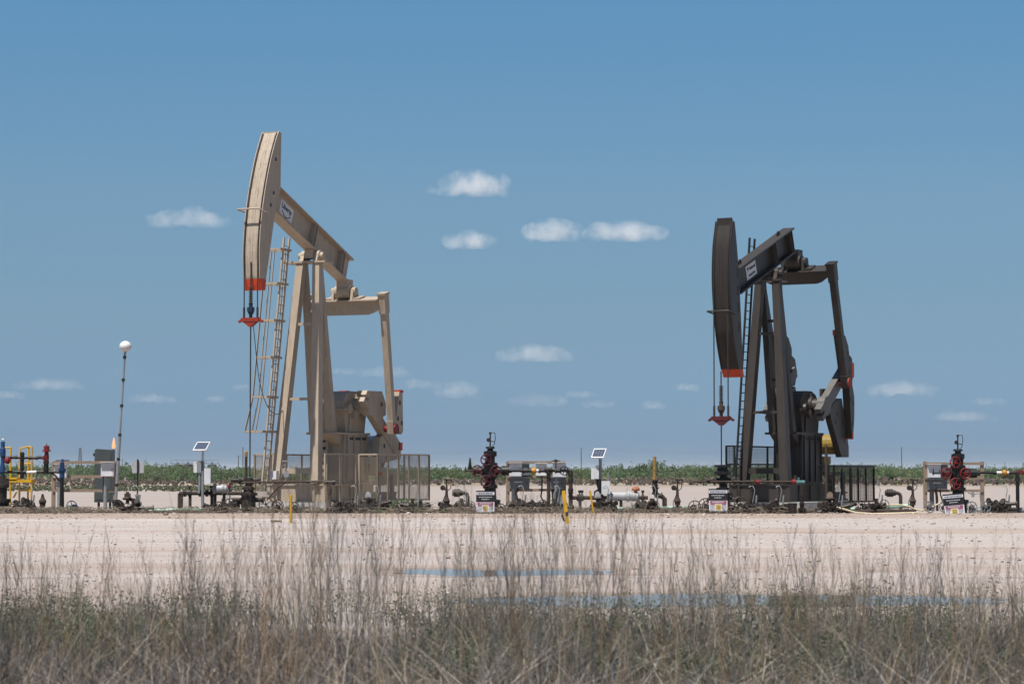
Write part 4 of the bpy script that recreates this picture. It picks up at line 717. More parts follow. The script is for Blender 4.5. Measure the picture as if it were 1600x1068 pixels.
# ground valve clusters
def cluster(px, D, label, box_mt, seed, top=True):
    t = root('valve_cluster', label, 'valves', px, D, 'valve clusters on the ground'); rr = random.Random(seed)
    b = MB()
    for k in range(10):
        a = rr.uniform(0, 6.28); x, y = rr.uniform(-.42, .42), rr.uniform(-.3, .3); z = rr.uniform(.08, .3); ln = rr.uniform(.2, .5); d = Vector((math.cos(a), math.sin(a), rr.uniform(-.3, .5))); b.lathe((x, y, z), d, [(0,.05),(ln*.3,.05),(ln*.31,.1),(ln*.42,.1),(ln*.43,.06),(ln,.06),(ln+.01,.09),(ln+.06,.09)], 9)
    b.tube([(-.6, 0, .12), (.6, 0, .12)], .07, 9); b.tube([(.1, -.1, .1), (.12, -.1, .5)], .06, 8); b.build('valve_body', M['grime'], t.r)
    for k in range(4): w = MB(); w.wheel((rr.uniform(-.45, .45), -.32, rr.uniform(.14, .3)), (rr.uniform(-.5, .5), -1, rr.uniform(0, .5)), rr.uniform(.13, .19), .014, 4); w.build('handwheel', M['grime'], t.r)
    if top:
        MB().lathe((-.1, 0, .3), Z1, [(0,.06),(.14,.06),(.15,.16),(.2,.18),(.25,.1)], 12).build('actuator', M['rust'], t.r); e = MB(); e.box((-.1, -.02, .6), (.2, .15, .14)); e.box((-.1, -.02, .7), (.1, .09, .06)); e.build('control_head', M[box_mt], t.r)
    h = MB(); h.tube([(.2, 0, .35), (.28, 0, .8), (.2, 0, .95), (.08, 0, .9)], .014, 6); h.tube([(.3, -.05, .2), (.34, -.05, .62)], .03, 6); h.tube([(-.3, 0, .2), (-.45, -.1, .06), (-.7, -.1, .03)], .02, 6); h.split('tubing', M['galv'], t.r)
cluster(205, 84.3, 'valve cluster at the foot of the black-posted marker sign', 'rust', 3); cluster(580, 84.0, 'valve cluster with a pale head before the tan guard fence', 'galvsheet', 5); cluster(938, 84.0, 'valve cluster with a pale head below the gridded solar panel', 'galvsheet', 8); cluster(1300, 83.6, 'valve cluster where the tan hose starts, before the black guard fence', 'wood', 12)

for px, D_, sd, lab in ((345, 84.2, 21, 'low valve cluster under the rusty meter run'), (640, 83.9, 22, 'low valve cluster by the weeds at the tan guard fence corner'), (716, 84.0, 23, 'low valve cluster at the foot of the gooseneck beside the maroon-wheeled tree'), (806, 84.0, 24, 'low valve cluster under the wide blue-grey enclosure'), (862, 84.0, 25, 'low valve cluster at the foot of the orange-valve flow line'), (1012, 84.1, 26, 'low valve cluster at the foot of the yellow-topped riser'), (1166, 83.2, 27, 'low valve cluster before the lit concrete of the brown pumpjack'), (1208, 83.2, 28, 'low valve cluster in the shadow patch of the brown pumpjack base'), (1362, 84.2, 29, 'low valve cluster under the thick green pipe'), (1560, 84.0, 30, 'low valve cluster between the rack and the black support post'), (40, 84.0, 31, 'low valve cluster at the foot of the yellow access platform'), (545, 83.6, 32, 'low valve cluster before the shaded side of the tan base')):
    cluster(px, D_, lab, 'grime', sd, False)

# loose handwheels standing on buried valves
def ground_wheel(px, D, R, label, mt, tilt=0.0, group='handwheels of buried valves along the pad'):
    t = root('valve_handwheel', label, 'handwheel', px, D, group); MB().wheel((0, -.15, R+.02), (tilt, -1, .25), R, .018, 5).build('wheel', M[mt], t.r)
    MB().lathe((0, -.2, R+.02), (tilt*.3, 1, -.1), [(0,.03),(.14,.04),(.16,.1),(.34,.1),(.35,.07),(.5,.07)], 9).build('valve_stem', M['grime'], t.r)
GW = 'grey handwheel in the row on the ground below the right-hand rack'
for px, lab in ((1450, 'grey ground handwheel below the light grey box of the rack'), (1473, 'grey ground handwheel half hidden behind the leaning well sign'), (1516, 'grey ground handwheel between the leaning sign and the rack post'), (1537, 'grey ground handwheel at the foot of the rack post, nearest the black support post')): ground_wheel(px, 83.6, .19, lab, 'dgrey', .3, 'grey ground handwheels below the right-hand rack')
ground_wheel(115, 84, .2, 'blue handwheel on the ground under the blue valve', 'blue', .8)
RW = 'rusty handwheel on the ground in front of the tan pumpjack'
for px, lab in ((351, 'rusty ground handwheel under the rusty meter run'), (434, 'rusty ground handwheel before the tan base, nearer the oily wellhead'), (461, 'rusty ground handwheel just behind the upright yellow marker post')): ground_wheel(px, 83.5, .18, lab, 'rust', .2, 'rusty ground handwheels before the tan pumpjack')
RB = 'rusty handwheel on the ground left of the brown pumpjack'
for px, lab in ((1084, 'rusty ground handwheel at the end of the pale green pipe'), (1105, 'rusty ground handwheel half behind the sign of the brown pumpjack'), (1142, 'rusty ground handwheel between the sign and concrete of the brown pumpjack')): ground_wheel(px, 83.0, .21, lab, 'rust', -.3, 'rusty ground handwheels left of the brown pumpjack')
MW = 'dark handwheel among the pipes below the middle rack'
for px, lab in ((783, 'dark ground handwheel beside the upright well sign'), (800, 'dark ground handwheel under the post of the middle rack'), (817, 'dark ground handwheel under the wide blue-grey enclosure'), (848, 'dark ground handwheel beside the down pipe with the orange valve')): ground_wheel(px, 83.7, .15, lab, 'grime', .2, 'dark ground handwheels below the middle rack')

# ground pipes and hoses
def gpipe(name, label, pts, r, mt, D, cat='pipe', group=None, clamps=0):
    px = sum(q[0] for q in pts)/len(pts); t = root(name, label, cat, px, D, group); P = t.P; pp = [P(*q) for q in pts]; MB().tube(pp, r, 9).build('pipe' if cat == 'pipe' else 'hose', M[mt], t.r)
    if clamps:
        L = [pp[0].lerp(pp[-1], (i+.5)/clamps) for i in range(clamps)]
        for q in L: c = MB(); c.lathe(q - Vector((.08, 0, 0)), (1, 0, 0), [(0, r*1.5), (.16, r*1.5)], 10); c.box((q.x, q.y, q.z/2), (.1, .1, abs(q.z)+.1)); c.build('pipe_support', M['rust'], t.r)
    return t
gpipe('green_pipe', 'pale green pipe on the ground left of the oily wellhead', [(228,797),(388,793.5)], .055, 'pvc', 84.6, clamps=0)
gpipe('green_pipe', 'pale green pipe on the ground below the pale filter vessel', [(946,794.5),(1076,792)], .055, 'pvc', 84.6)
gpipe('green_pipe', 'pale green pipe on the ground right of the black guard fence', [(1318,796),(1422,789)], .075, 'pvc', 84.6)
for lab, a, b_, y in (('rusty ground pipe between the cabinet\'s rack and the tan pumpjack', 60, 372, 800.5), ('rusty ground pipe in front of the tan pumpjack', 398, 755, 799.5), ('rusty ground pipe below the middle rack', 770, 905, 798), ('rusty ground pipe between the middle rack and brown pumpjack', 930, 1090, 798.5), ('rusty ground pipe in front of the brown pumpjack', 1145, 1290, 799), ('rusty ground pipe under the thick green pipe and arching hose', 1310, 1430, 798)):
    gpipe('ground_pipe', lab, [(a, y+.5), ((a*2+b_)/3, y), ((a+2*b_)/3, y-.8), (b_, y-.3)], .06, 'rust', 83.8, group='rusty ground pipes', clamps=max(2, int((b_-a)/28)))
gpipe('tan_hose', 'tan hose lying on the ground right of the brown pumpjack', [(1306,792),(1318,795),(1335,800),(1360,802,-.2),(1395,801,-.3),(1430,800,-.3)], .035, 'hose', 83.4, 'hose', 'tan hoses on the pad')
gpipe('tan_hose', 'tan hose arching over the green pipe', [(1368,792),(1390,788.5),(1405,788),(1420,791),(1428,795),(1440,797)], .03, 'hose', 84.0, 'hose', 'tan hoses on the pad')
gpipe('tan_hose', 'tan hose rising behind the leaning well sign', [(1440,797),(1452,793),(1466,786),(1476,783)], .03, 'hose', 83.8, 'hose', 'tan hoses on the pad')
gpipe('tan_hose', 'tan hose curling below the upright well sign', [(750,802,-.3),(762,804,-.4),(775,806,-.5),(783,806,-.5)], .022, 'hose', 83.4, 'hose', 'tan hoses on the pad')
t = pipe_run('corner_post', 'rusty upright pipe at the right corner of the brown pumpjack base', 'post', 1290.5, 83.9, [('post', [(1290.5,695),(1290.5,800)], .05, 'rust')])
t = root('steel_bucket', 'small weathered bucket on the ground before the brown pumpjack', 'bucket', 1237, 82.6); b = MB(); b.lathe((0,0,0), Z1, [(0,.14),(.02,.145),(.3,.16),(.34,.17),(.36,.165)], 18); b.build('bucket_body', M['grime'], t.r); MB().ring((0,0,.33), (0,.3,1), .17, .01, 18, 6, 0, math.pi).build('handle', M['galv'], t.r)

# marker posts
t = root('marker_post', 'upright yellow marker post in front of the tan pumpjack', 'post', 455.5, 67.5, 'yellow marker posts'); MB().tube([(0,0,-.1), t.P(455.5,773.5)], .037, 10).build('post', M['yellow'], t.r); MB().lathe((0,0,t.P(0,773.5).z), Z1, [(0,.037),(.02,.03),(.03,.01)], 10).build('cap', M['yellow'], t.r)
t = root('marker_post', 'leaning yellow marker post before the middle rack', 'post', 887, 67.5, 'yellow marker posts'); MB().bar((0,0,-.1), t.P(880.3,766), .1, .05, (1,0,0)).build('post', M['yellow'], t.r); MB().bar(t.P(886,805,-.03), t.P(885.2,799,-.03), .08, .006, (1,0,0)).build('label_strip', M['black'], t.r)
t = root('stake', 'short dark leaning stake behind the leaning yellow post', 'stake', 882.5, 71, None); MB().bar((0,0,-.05), t.P(877.5,803), .06, .05, (1,0,0)).build('stake_body', M['pole'], t.r)
t = root('marker_post', 'thin leaning yellow pole beside the valves below the gridded solar panel', 'post', 928, 83, 'yellow marker posts'); MB().tube([(0,0,-.1), t.P(921.5,766)], .035, 8).build('post', M['yellow'], t.r)
o = MB(); o.lathe((-.3,0,.03), (1,.15,0), [(0,.02),(.03,.035),(.26,.03),(.32,.015)], 8); o = o.build('wood_scrap', M['wood'], None, ((440-800)/F*69, 69, .01)); tag(o, 'small scrap of wood on the gravel by the upright yellow post', 'wood scrap')

# ------------------------------------------------------------------ far things
def far(px, D): return ((px-800)/F*D, D, 0)
def far_pole(px, top, D, label, arm=True, rad=.16):
    h = CH + (HZ-top)/F*D; r = empty('utility_pole', label, 'utility pole', far(px, D), random.uniform(-.5, .5), 'utility poles beyond the brush'); MB().tube([(0,0,-.5),(0,0,h)], rad, 8, rad*.65).build('pole', M['pole'], r)
    if arm: MB().box((0,0,h-.7), (2.4,.14,.16)).build('crossarm', M['pole'], r)
    return Vector(far(px, D)) + Vector((0, 0, h-.6))
pl = []
for px, top, D, lab in ((908, 699, 930, 'bare pole standing alone left of the gridded solar panel'), (1408, 698, 930, 'tallest pole, on the horizon right of the black guard fence'), (1760, 697, 900, 'bare pole further along the wires beyond the black support post'), (380, 698, 940, 'pole behind the rod of the tan pumpjack')):
    pl.append(far_pole(px, top, D, lab, False, .2))
for px, top, D, lab in ((192,717,1900,'just past the light mast'),(245,721,2100,'just past the black-posted marker sign'),(268,722,2200,'beside the distant storage tanks, nearer the marker sign'),(373,711,1500,'just behind the rusty riser of the oily wellhead'),(410,712,1700,'behind the caged ladder of the tan pumpjack'),(656,712,1500,'behind the far corner of the tan guard fence'),(955,726,2600,'above the pale filter vessel'),
        (1003,727,2700,'just before the yellow-topped riser'),(1051,724,2500,'first of the close trio past the yellow-topped riser'),(1066,725,2600,'middle of the close trio past the yellow-topped riser'),(1083,725,2600,'last of the close trio, nearest the brown pumpjack'),(1384,724,2400,'close beside the tallest bare pole, toward the black fence'),(1433,724,2400,'between the tallest bare pole and the rack of the red-wheeled tree'),
        (1540,723,2400,'first of the row past the rack of the red-wheeled tree'),(1553,724,2500,'second of the row past the rack of the red-wheeled tree'),(1569,721,2200,'third and tallest of the row past the red-wheeled tree'),(1598,722,2300,'at the very edge, past the black support post'),(712,724,2400,'close beside the narrow dark conifer'),(1345,722,2300,'behind the black guard fence')):
    far_pole(px, top, D, 'tiny distant power pole ' + lab, True, .3)
sp = sorted(pl, key=lambda v: v.x)
ends = [sp[0] + Vector((-150, 20, 0))] + sp + [sp[-1] + Vector((150, 0, 0))]
wl = MB()
for a, b in zip(ends, ends[1:]):
    for off in (-.2, .5): wl.tube([a.lerp(b, i/10) + Vector((0, 0, off - 1.6*math.sin(math.pi*i/10))) for i in range(11)], .016, 4)
tag(wl.build('power_line', M['far']), 'thin wires strung between the distant poles', 'power line')
r = empty('drilling_mast', 'dark lattice mast on the horizon behind the timber rack with two boxes', 'mast', far(126, 1400)); hm = CH + (HZ-699)/F*1400
ms = MB()
for sx_ in (-1, 1):
    for sy_ in (-1, 1): ms.tube([(sx_*1.1, sy_*1.1, 0), (sx_*.35, sy_*.35, hm)], .2, 5)
for k in range(9):
    z0, z1 = hm*k/9, hm*(k+1)/9; w0, w1 = 1.1-.75*k/9, 1.1-.75*(k+1)/9
    ms.tube([(-w0, -w0, z0), (w1, -w1, z1)], .12, 4); ms.tube([(w0, -w0, z0), (-w1, -w1, z1)], .12, 4)
ms.build('lattice', M['far'], r); MB().box((-.5, 0, 2.5), (3.2, 2.2, 3.0)).build('substructure', M['far'], r)
def tank(px, D, dia, top, label):
    h = CH + (HZ-top)/F*D; r = empty('storage_tank', label, 'tank', far(px, D), 0, 'storage tanks far behind the solar post'); MB().lathe((0,0,0), Z1, [(0,dia/2),(h*.94,dia/2),(h,.3)], 24).build('shell', M['far'], r); MB().lathe((0,0,h-.05), Z1, [(0,.25),(.6,.25)], 8).build('hatch', M['far'], r); return h
for px, top, lab in ((279,724.5,'leftmost dark tank far behind the plain solar panel'),(294,724,'middle dark tank far behind the plain solar panel'),(332,724.5,'dark tank on the horizon right of the plain solar panel'),(308,724.5,'dark tank directly behind the plain solar post')): tank(px, 820, 3.1, top, lab)
w = MB(); w.box((0,0,3.55), (16,1.0,.12)); 
for k in range(9): w.box((-8+2*k,-.5,4.1), (.08,.08,1.1))
w.box((0,-.5,4.6), (16,.08,.08)); w.bar((8,-.4,3.5), (11,-.4,.2), .8, .2); w = w.build('tank_catwalk', M['far'], None, far(305, 817)); tag(w, 'dark catwalk with railing across the distant tanks', 'catwalk')
r = empty('flare_stack', 'thin distant flare stack with an orange flame above the dark cabinet', 'flare', far(178, 300)); zt = CH + (HZ-701)/F*300
MB().tube([(0,0,0),(0,0,zt)], .09, 8).build('stack', M['far'], r)
fl = MB(); fl.lathe((0,0,zt), (.02,0,1), [(0,.08),(.2,.2),(.5,.23),(.7,.15),(.82,.17),(1.0,.14),(1.15,.06),(1.25,.1),(1.4,.02)], 12); fl.build('flame', M['flame'], r)

# ------------------------------------------------------------------ vegetation
def leaf_cloud(centres, normals_up, size, jitter, cols):             # one quad per centre, random orientation
    n = len(centres); a = RNG.normal(size=(n, 3)); a /= np.linalg.norm(a, axis=1)[:, None]; b = RNG.normal(size=(n, 3)); b -= a*(a*b).sum(1)[:, None]; b /= np.linalg.norm(b, axis=1)[:, None]
    s = (size*RNG.uniform(1-jitter, 1+jitter, n))[:, None]; a = a*s; b = b*s*.55
    v = np.stack([centres-a, centres-b*.9, centres+a, centres+b], 1).reshape(-1, 3); f = np.arange(n*4).reshape(n, 4)
    return v, f, np.repeat(cols, 4, 0)
def shrub_points(cx, cy, rx, h, n):                                  # uneven multi-lobed crown
    L = max(3, int(n/14)); lob = np.stack([RNG.normal(0, .45, L)*rx, RNG.normal(0, .45, L)*rx, RNG.uniform(.25, .95, L)*h], 1); lr = RNG.uniform(.18, .42, L)*min(rx, h)
    k = RNG.integers(0, L, n); d = RNG.normal(size=(n, 3)); d /= np.linalg.norm(d, axis=1)[:, None]; p = lob[k] + d*(lr[k]*RNG.uniform(.5, 1.05, n))[:, None]; p[:, 2] = np.abs(p[:, 2])
    return p + np.array([cx, cy, 0])
GREEN = np.array([.10, .145, .078]); DRYB = np.array([.17, .15, .13])
def brush(name, y0, y1, cnt, h0, h1, leaves, size, base, var, xlim=None, power=1.0):
    cs, cl = [], []
    for i in range(cnt):
        y = y0 + (y1-y0)*random.random()**power; hw = 800/F*y*1.25; x = random.uniform(-hw, hw) if xlim is None else random.uniform(*xlim)*y/F
        h = random.uniform(h0, h1)*(.55+.85*float(vnoise(np.array([x*.05]), np.array([y*.01]), 77)[0])); p = shrub_points(x, y, h*random.uniform(.7, 1.3), h, leaves); cs.append(p)
        cl.append(np.tile(base*random.uniform(1-var, 1+var)*np.array([random.uniform(.85, 1.25), 1, random.uniform(.8, 1.15)]), (leaves, 1))*RNG.uniform(.75, 1.25, (leaves, 1)))
    v, f, c = leaf_cloud(np.concatenate(cs), None, size, .4, np.concatenate(cl)); return numpy_mesh(name, v, f, M['leaf'], 'stuff', c)
brush('green_brush', 282, 400, 1700, .9, 1.8, 100, .115, GREEN, .25); brush('green_brush', 400, 900, 2200, 1.2, 2.1, 60, .2, GREEN*1.05, .22)
brush('dry_brush', 222, 300, 1800, .2, .55, 36, .11, DRYB, .25)
brush('low_green_weeds', 165, 218, 1500, .08, .26, 26, .06, np.array([.13, .15, .09]), .25, (-810, -350)); brush('low_green_weeds', 222, 300, 120, .2, .5, 40, .12, GREEN*1.2, .25, (0, 800))
brush('low_green_weeds', 87.5, 90, 26, .12, .34, 60, .035, GREEN*1.25, .2, (-205, -135)); brush('low_green_weeds', 80, 84, 10, .08, .2, 40, .03, GREEN*1.4, .2, (-800, -100))
def shrub_thing(px, D, rx, h, label, n=900, s=.14, colr=GREEN):
    r = empty('shrub', label, 'shrub', far(px, D)); p = shrub_points(0, 0, rx, h, n); v, f, c = leaf_cloud(p, None, s, .4, np.tile(colr, (n, 1))*RNG.uniform(.7, 1.3, (n, 1))); o = numpy_mesh('foliage', v, f, M['leaf'], None, c); o.parent = r
    st = MB()
    for k in range(5): a = 2*math.pi*k/5; st.tube([(0,0,-.1),(rx*.3*math.cos(a), rx*.3*math.sin(a), h*.5)], .06, 5, .02)
    st.split('stem', M['bark'], r)
shrub_thing(1026, 330, 1.6, 2.6, 'taller rounded shrub standing above the brush behind the yellow-topped riser'); shrub_thing(1004, 335, 1.1, 2.1, 'rounded shrub left of the tallest shrub in the brush'); shrub_thing(1390, 282, .55, 1.0, 'small dark green bush at the brush edge behind the gooseneck by the black fence', 500, .1, GREEN*.7)
shrub_thing(1572, 284, .9, 1.3, 'dark green bush at the brush edge behind the flow line on the black post', 700, .11, GREEN*.75); shrub_thing(1105, 300, 1.0, 1.6, 'bush at the brush edge left of the brown pumpjack wellhead', 700, .12, GREEN*.85)
r = empty('conifer_tree', 'narrow dark conifer rising above the brush left of the maroon-wheeled tree', 'tree', far(734.5, 420)); n_ = 1400; zz = RNG.uniform(.2, 1, n_)**.8; rad = (1-zz)*.62+.04; an = RNG.uniform(0, 6.28, n_); rr_ = rad*np.sqrt(RNG.uniform(.3, 1, n_))
v, f, c = leaf_cloud(np.stack([rr_*np.cos(an), rr_*np.sin(an), zz*3.45], 1), None, .11, .4, np.tile(np.array([.028, .045, .025]), (n_, 1))*RNG.uniform(.7, 1.3, (n_, 1))); o = numpy_mesh('crown', v, f, M['leaf'], None, c); o.parent = r; MB().tube([(0,0,-.2),(0,0,3.2)], .08, 6, .02).build('trunk', M['bark'], r)

# roadside weeds in front of the camera
def blades(N, y0, y1, hmin, hmax, w, lean, cols, segs=4, curl=.5, dens=None, yp=1.0):
    y = y0 + (y1-y0)*RNG.uniform(0, 1, N)**yp; x = RNG.uniform(-1, 1, N)*(800/F*y*1.35+.4); keep = RNG.uniform(0, 1, N) < (dens(x, y) if dens else 1); x, y = x[keep], y[keep]; N = len(x)
    h = RNG.uniform(hmin, hmax, N)*(.65+.7*vnoise(x*1.1, y*.8, 5)); an = RNG.uniform(0, 6.28, N); ln = np.abs(RNG.normal(0, lean, N))*h; cu = RNG.uniform(-curl, curl, N); wd = w*RNG.uniform(.6, 1.4, N); fa = RNG.uniform(0, 6.28, N); z0 = gz(x, y)-.02
    v = []
    for k in range(segs+1):
        t = k/segs; off = ln*(t**(1.6)); px = x + np.cos(an)*off + cu*h*.25*np.sin(t*3)*np.sin(an); py = y + np.sin(an)*off; pz = z0 + h*(t - .25*np.abs(cu)*t*t)
        hw = wd*(1-.85*t)
        v.append(np.stack([px-np.cos(fa)*hw, py-np.sin(fa)*hw, pz], 1)); v.append(np.stack([px+np.cos(fa)*hw, py+np.sin(fa)*hw, pz], 1))
    V = np.stack(v, 1); b = np.arange(N)[:, None]*(2*(segs+1)); fs = [np.concatenate([b+2*k, b+2*k+1, b+2*k+3, b+2*k+2], 1) for k in range(segs)]
    cc = np.array(cols)[RNG.integers(0, len(cols), N)]*RNG.uniform(.7, 1.3, (N, 1)); return V.reshape(-1, 3), np.concatenate(fs), np.repeat(cc, 2*(segs+1), 0)
DRYS = np.array([.60, .62, .66])
DRY = [(.25,.215,.18), (.18,.175,.18), (.33,.235,.14), (.15,.15,.155), (.44,.36,.27), (.13,.115,.10), (.26,.165,.09), (.20,.19,.185)]
edge = lambda x, y: np.clip((20.6 + 4.2*fbm(x*.35, y*0+2, 31) - y)/2.2, 0, 1)*(.25+.9*vnoise(x*.9, y*.7, 9))
def tussocks(T, y0, y1, per, hmin, hmax, w, cols, dens):             # bunch grass: blades fanning out of shared roots
    y = y0 + (y1-y0)*RNG.uniform(0, 1, T)**.9; x = RNG.uniform(-1, 1, T)*(800/F*y*1.35+.4); k = RNG.uniform(0, 1, T) < dens(x, y); x, y = x[k], y[k]; T = len(x)
    hh = RNG.uniform(hmin, hmax, T)*(.6+.8*vnoise(x*.9, y*.7, 5)); tc = np.array(cols)[RNG.integers(0, len(cols), T)]*RNG.uniform(.7, 1.3, (T, 1)); dr = RNG.uniform(0, 6.28, T)
    i = np.repeat(np.arange(T), per); N = len(i); a = RNG.uniform(0, 6.28, N); r = np.abs(RNG.normal(0, .07, N)); bx, by = x[i]+np.cos(a)*r, y[i]+np.sin(a)*r; z0 = gz(bx, by)-.02
    h = hh[i]*RNG.uniform(.35, 1.1, N); sp = h*(np.abs(RNG.normal(.32, .25, N))); ox, oy = np.cos(a)*sp + .12*h*np.cos(dr[i]), np.sin(a)*sp + .12*h*np.sin(dr[i]); dp = RNG.uniform(0, .45, N); wd = w*RNG.uniform(.5, 1.4, N); fa = RNG.uniform(0, 6.28, N); v = []; S = 5
    for q in range(S+1):
        t = q/S; px, py, pz = bx+ox*t**1.7, by+oy*t**1.7, z0+h*(t-dp*t**3); hw = wd*(1-.8*t)
        v.append(np.stack([px-np.cos(fa)*hw, py-np.sin(fa)*hw, pz], 1)); v.append(np.stack([px+np.cos(fa)*hw, py+np.sin(fa)*hw, pz], 1))
    V = np.stack(v, 1); b = np.arange(N)[:, None]*(2*(S+1)); fs = np.concatenate([np.concatenate([b+2*q, b+2*q+1, b+2*q+3, b+2*q+2], 1) for q in range(S)])
    return V.reshape(-1, 3), fs, np.repeat(tc[i]*RNG.uniform(.45, 1.6, (N, 1)), 2*(S+1), 0)
v, f, c = tussocks(2500, 9.5, 22.5, 36, .24, .68, .003, DRY, edge); numpy_mesh('dry_grass', v, f, M['blade'], 'stuff', c*DRYS)
v, f, c = blades(9000, 9.5, 17, .15, .6, .004, 1.3, [(.33,.29,.25), (.24,.22,.205), (.42,.35,.275)], segs=6, curl=1.4, dens=edge); numpy_mesh('tangled_straw', v, f, M['blade'], 'stuff', c)
gd = lambda x, y: np.clip((vnoise(x*.7, y*.45, 14)-.36)*5, 0, 1)*np.clip((24 + 2.5*fbm(x*.4, y*0, 8) - y)/1.5, 0, 1)
v, f, c = blades(16000, 14.5, 25, .16, .45, .005, .5, [(.11,.13,.075), (.085,.10,.06), (.14,.14,.085), (.16,.145,.105)], dens=gd); numpy_mesh('green_weeds', v, f, M['blade'], 'stuff', c)
lp, lc = [], []
for i in range(900):                                                 # low leafy forbs among the grass
    y = random.uniform(14.5, 24.6); x = random.uniform(-1, 1)*(800/F*y*1.3); g_ = float(gd(np.array([x]), np.array([y]))[0])
    if random.random() > g_: continue
    h = random.uniform(.18, .46); lp.append(shrub_points(x, y, h*.8, h, 240) + np.array([0, 0, float(gz(x, y))])); lc.append(np.tile(np.array(random.choice([(.10,.125,.07), (.125,.14,.085), (.085,.105,.065), (.15,.15,.105)])), (240, 1))*RNG.uniform(.7, 1.3, (240, 1)))
v, f, c = leaf_cloud(np.concatenate(lp), None, .0105, .5, np.concatenate(lc)); numpy_mesh('leafy_weeds', v, f, M['leaf'], 'stuff', c)
def weed_stalks(N, y0, y1, hmin, hmax, cols):                        # tall dead stalks with short upright twigs
    vs, fs, cs = [], [], []; o = 0
    def ribbon(pts, w0, w1, c):
        nonlocal o
        m = len(pts)
        for fa in (random.uniform(0, 3.14),):
            e1 = np.array([math.cos(fa), math.sin(fa), 0]); e2 = np.array([-math.sin(fa), math.cos(fa), 0])
            for k, p in enumerate(pts):
                w = w0 + (w1-w0)*k/(m-1); vs.extend([p+e1*w, p-e1*w*.5+e2*w*.87, p-e1*w*.5-e2*w*.87])
            for k in range(m-1):
                for j in range(3): fs.append((o+3*k+j, o+3*k+(j+1) % 3, o+3*k+3+(j+1) % 3, o+3*k+3+j))
            cs.extend([c]*(3*m)); o += 3*m
    for i in range(N):
        y = y0 + (y1-y0)*random.random(); x = random.uniform(-1, 1)*(800/F*y*1.3+.3)
        if vnoise(np.array([x*1.3]), np.array([y*.6]), 61)[0] < .22: continue
        h = random.uniform(hmin, hmax)*(.7+.55*float(vnoise(np.array([x*.8]), np.array([0.]), 23)[0])); c = np.array(random.choice(cols))*random.uniform(.75, 1.25); z = float(gz(x, y)); a = random.uniform(0, 6.28); l = random.gauss(0, .12)*h; bw = random.uniform(-.05, .05)
        P = lambda t: np.array([x + math.cos(a)*l*t**1.5 + bw*math.sin(3*t), y + math.sin(a)*l*t**1.5, z + h*t])
        w = random.uniform(.0015, .0031); ribbon([P(t/6) for t in range(7)], w, w*.35, c)
        for k in range(random.randint(4, 13)):
            t = random.uniform(.25, .95); b = random.uniform(0, 6.28); ll = random.uniform(.1, .45)*h*(1.1-t); an = random.uniform(.15, .55); p = P(t); q = p + np.array([math.cos(b)*ll*an, math.sin(b)*ll*an, ll*.8]); q2 = q + np.array([math.cos(b)*ll*an*.3, math.sin(b)*ll*an*.3, ll*.6]); ribbon([p, q, q2], w*.6, w*.3, c*random.uniform(.85, 1.2))
            for _ in range(random.randint(0, 3)):
                u_ = random.uniform(.2, 1); m0 = p + (q2-p)*u_; b2 = random.uniform(0, 6.28); l2 = ll*random.uniform(.2, .5); ribbon([m0, m0 + np.array([math.cos(b2)*l2*.5, math.sin(b2)*l2*.5, l2])], w*.4, w*.25, c*random.uniform(.85, 1.25))
    return np.array(vs), np.array(fs), np.array(cs)
v, f, c = weed_stalks(1150, 12.5, 23.0, .5, 1.28, [(.19,.15,.115), (.14,.13,.125), (.27,.18,.11), (.115,.115,.12), (.33,.27,.20), (.16,.145,.13)]); numpy_mesh('tall_dead_weeds', v, f, M['blade'], 'stuff', c)
def twigs(name, N, cx, cy, sx, sy, hmax, cols, w):                   # dry tangled brush caught along the pipework
    vs, fs, cs = [], [], []; o = 0
    for i in range(N):
        x, y = random.gauss(cx, sx), random.gauss(cy, sy); p = np.array([x, y, float(gz(x, y))]); a = random.uniform(0, 6.28); L = random.uniform(.15, .5); c = np.array(random.choice(cols))*random.uniform(.7, 1.2); up = random.uniform(.1, 1)*hmax
        for k in range(5):
            t = k/4; q = p + np.array([math.cos(a+t*1.5)*L*t, math.sin(a+t*1.5)*L*t, up*math.sin(t*2.2)]); vs.extend([q + np.array([0, 0, w]), q - np.array([w, 0, w]), q + np.array([w, 0, -w])]); cs.extend([c]*3)
        for k in range(4):
            for j in range(3): fs.append((o+3*k+j, o+3*k+(j+1) % 3, o+3*k+3+(j+1) % 3, o+3*k+3+j))
        o += 15
    return numpy_mesh(name, np.array(vs), np.array(fs), M['blade'], 'stuff', np.array(cs))
TW = [(.22,.18,.14), (.15,.125,.105), (.28,.23,.18)]
for px, n_, sx_ in ((1170, 700, .9), (1110, 350, .6), (760, 350, .7), (20, 800, .8), (130, 250, .9), (620, 300, 1.6), (450, 250, 1.0), (980, 350, 1.4), (840, 250, 1.0), (310, 200, 1.4)): twigs('dry_twigs', n_, (px-800)/F*83.6, 83.6, sx_, .45, .24, TW, .006)
# loose stones and clods
ico = np.array([(0,0,1), (.89,0,.45), (.28,.85,.45), (-.72,.53,.45), (-.72,-.53,.45), (.28,-.85,.45), (.72,.53,-.45), (-.28,.85,-.45), (-.89,0,-.45), (-.28,-.85,-.45), (.72,-.53,-.45), (0,0,-1)])
icf = np.array([(0,1,2),(0,2,3),(0,3,4),(0,4,5),(0,5,1),(1,6,2),(2,7,3),(3,8,4),(4,9,5),(5,10,1),(6,7,2),(7,8,3),(8,9,4),(9,10,5),(10,6,1),(11,7,6),(11,8,7),(11,9,8),(11,10,9),(11,6,10)])
NS = 12000; ys = 24 + 62*RNG.uniform(0, 1, NS)**.8; xs = RNG.uniform(-1, 1, NS)*(800/F*ys*1.25); rs = .005 + .006*RNG.exponential(.5, NS)*(1+ys/70); ys[-900:] = RNG.normal(79.5, 1.8, 900); rs[-900:] *= 1.7
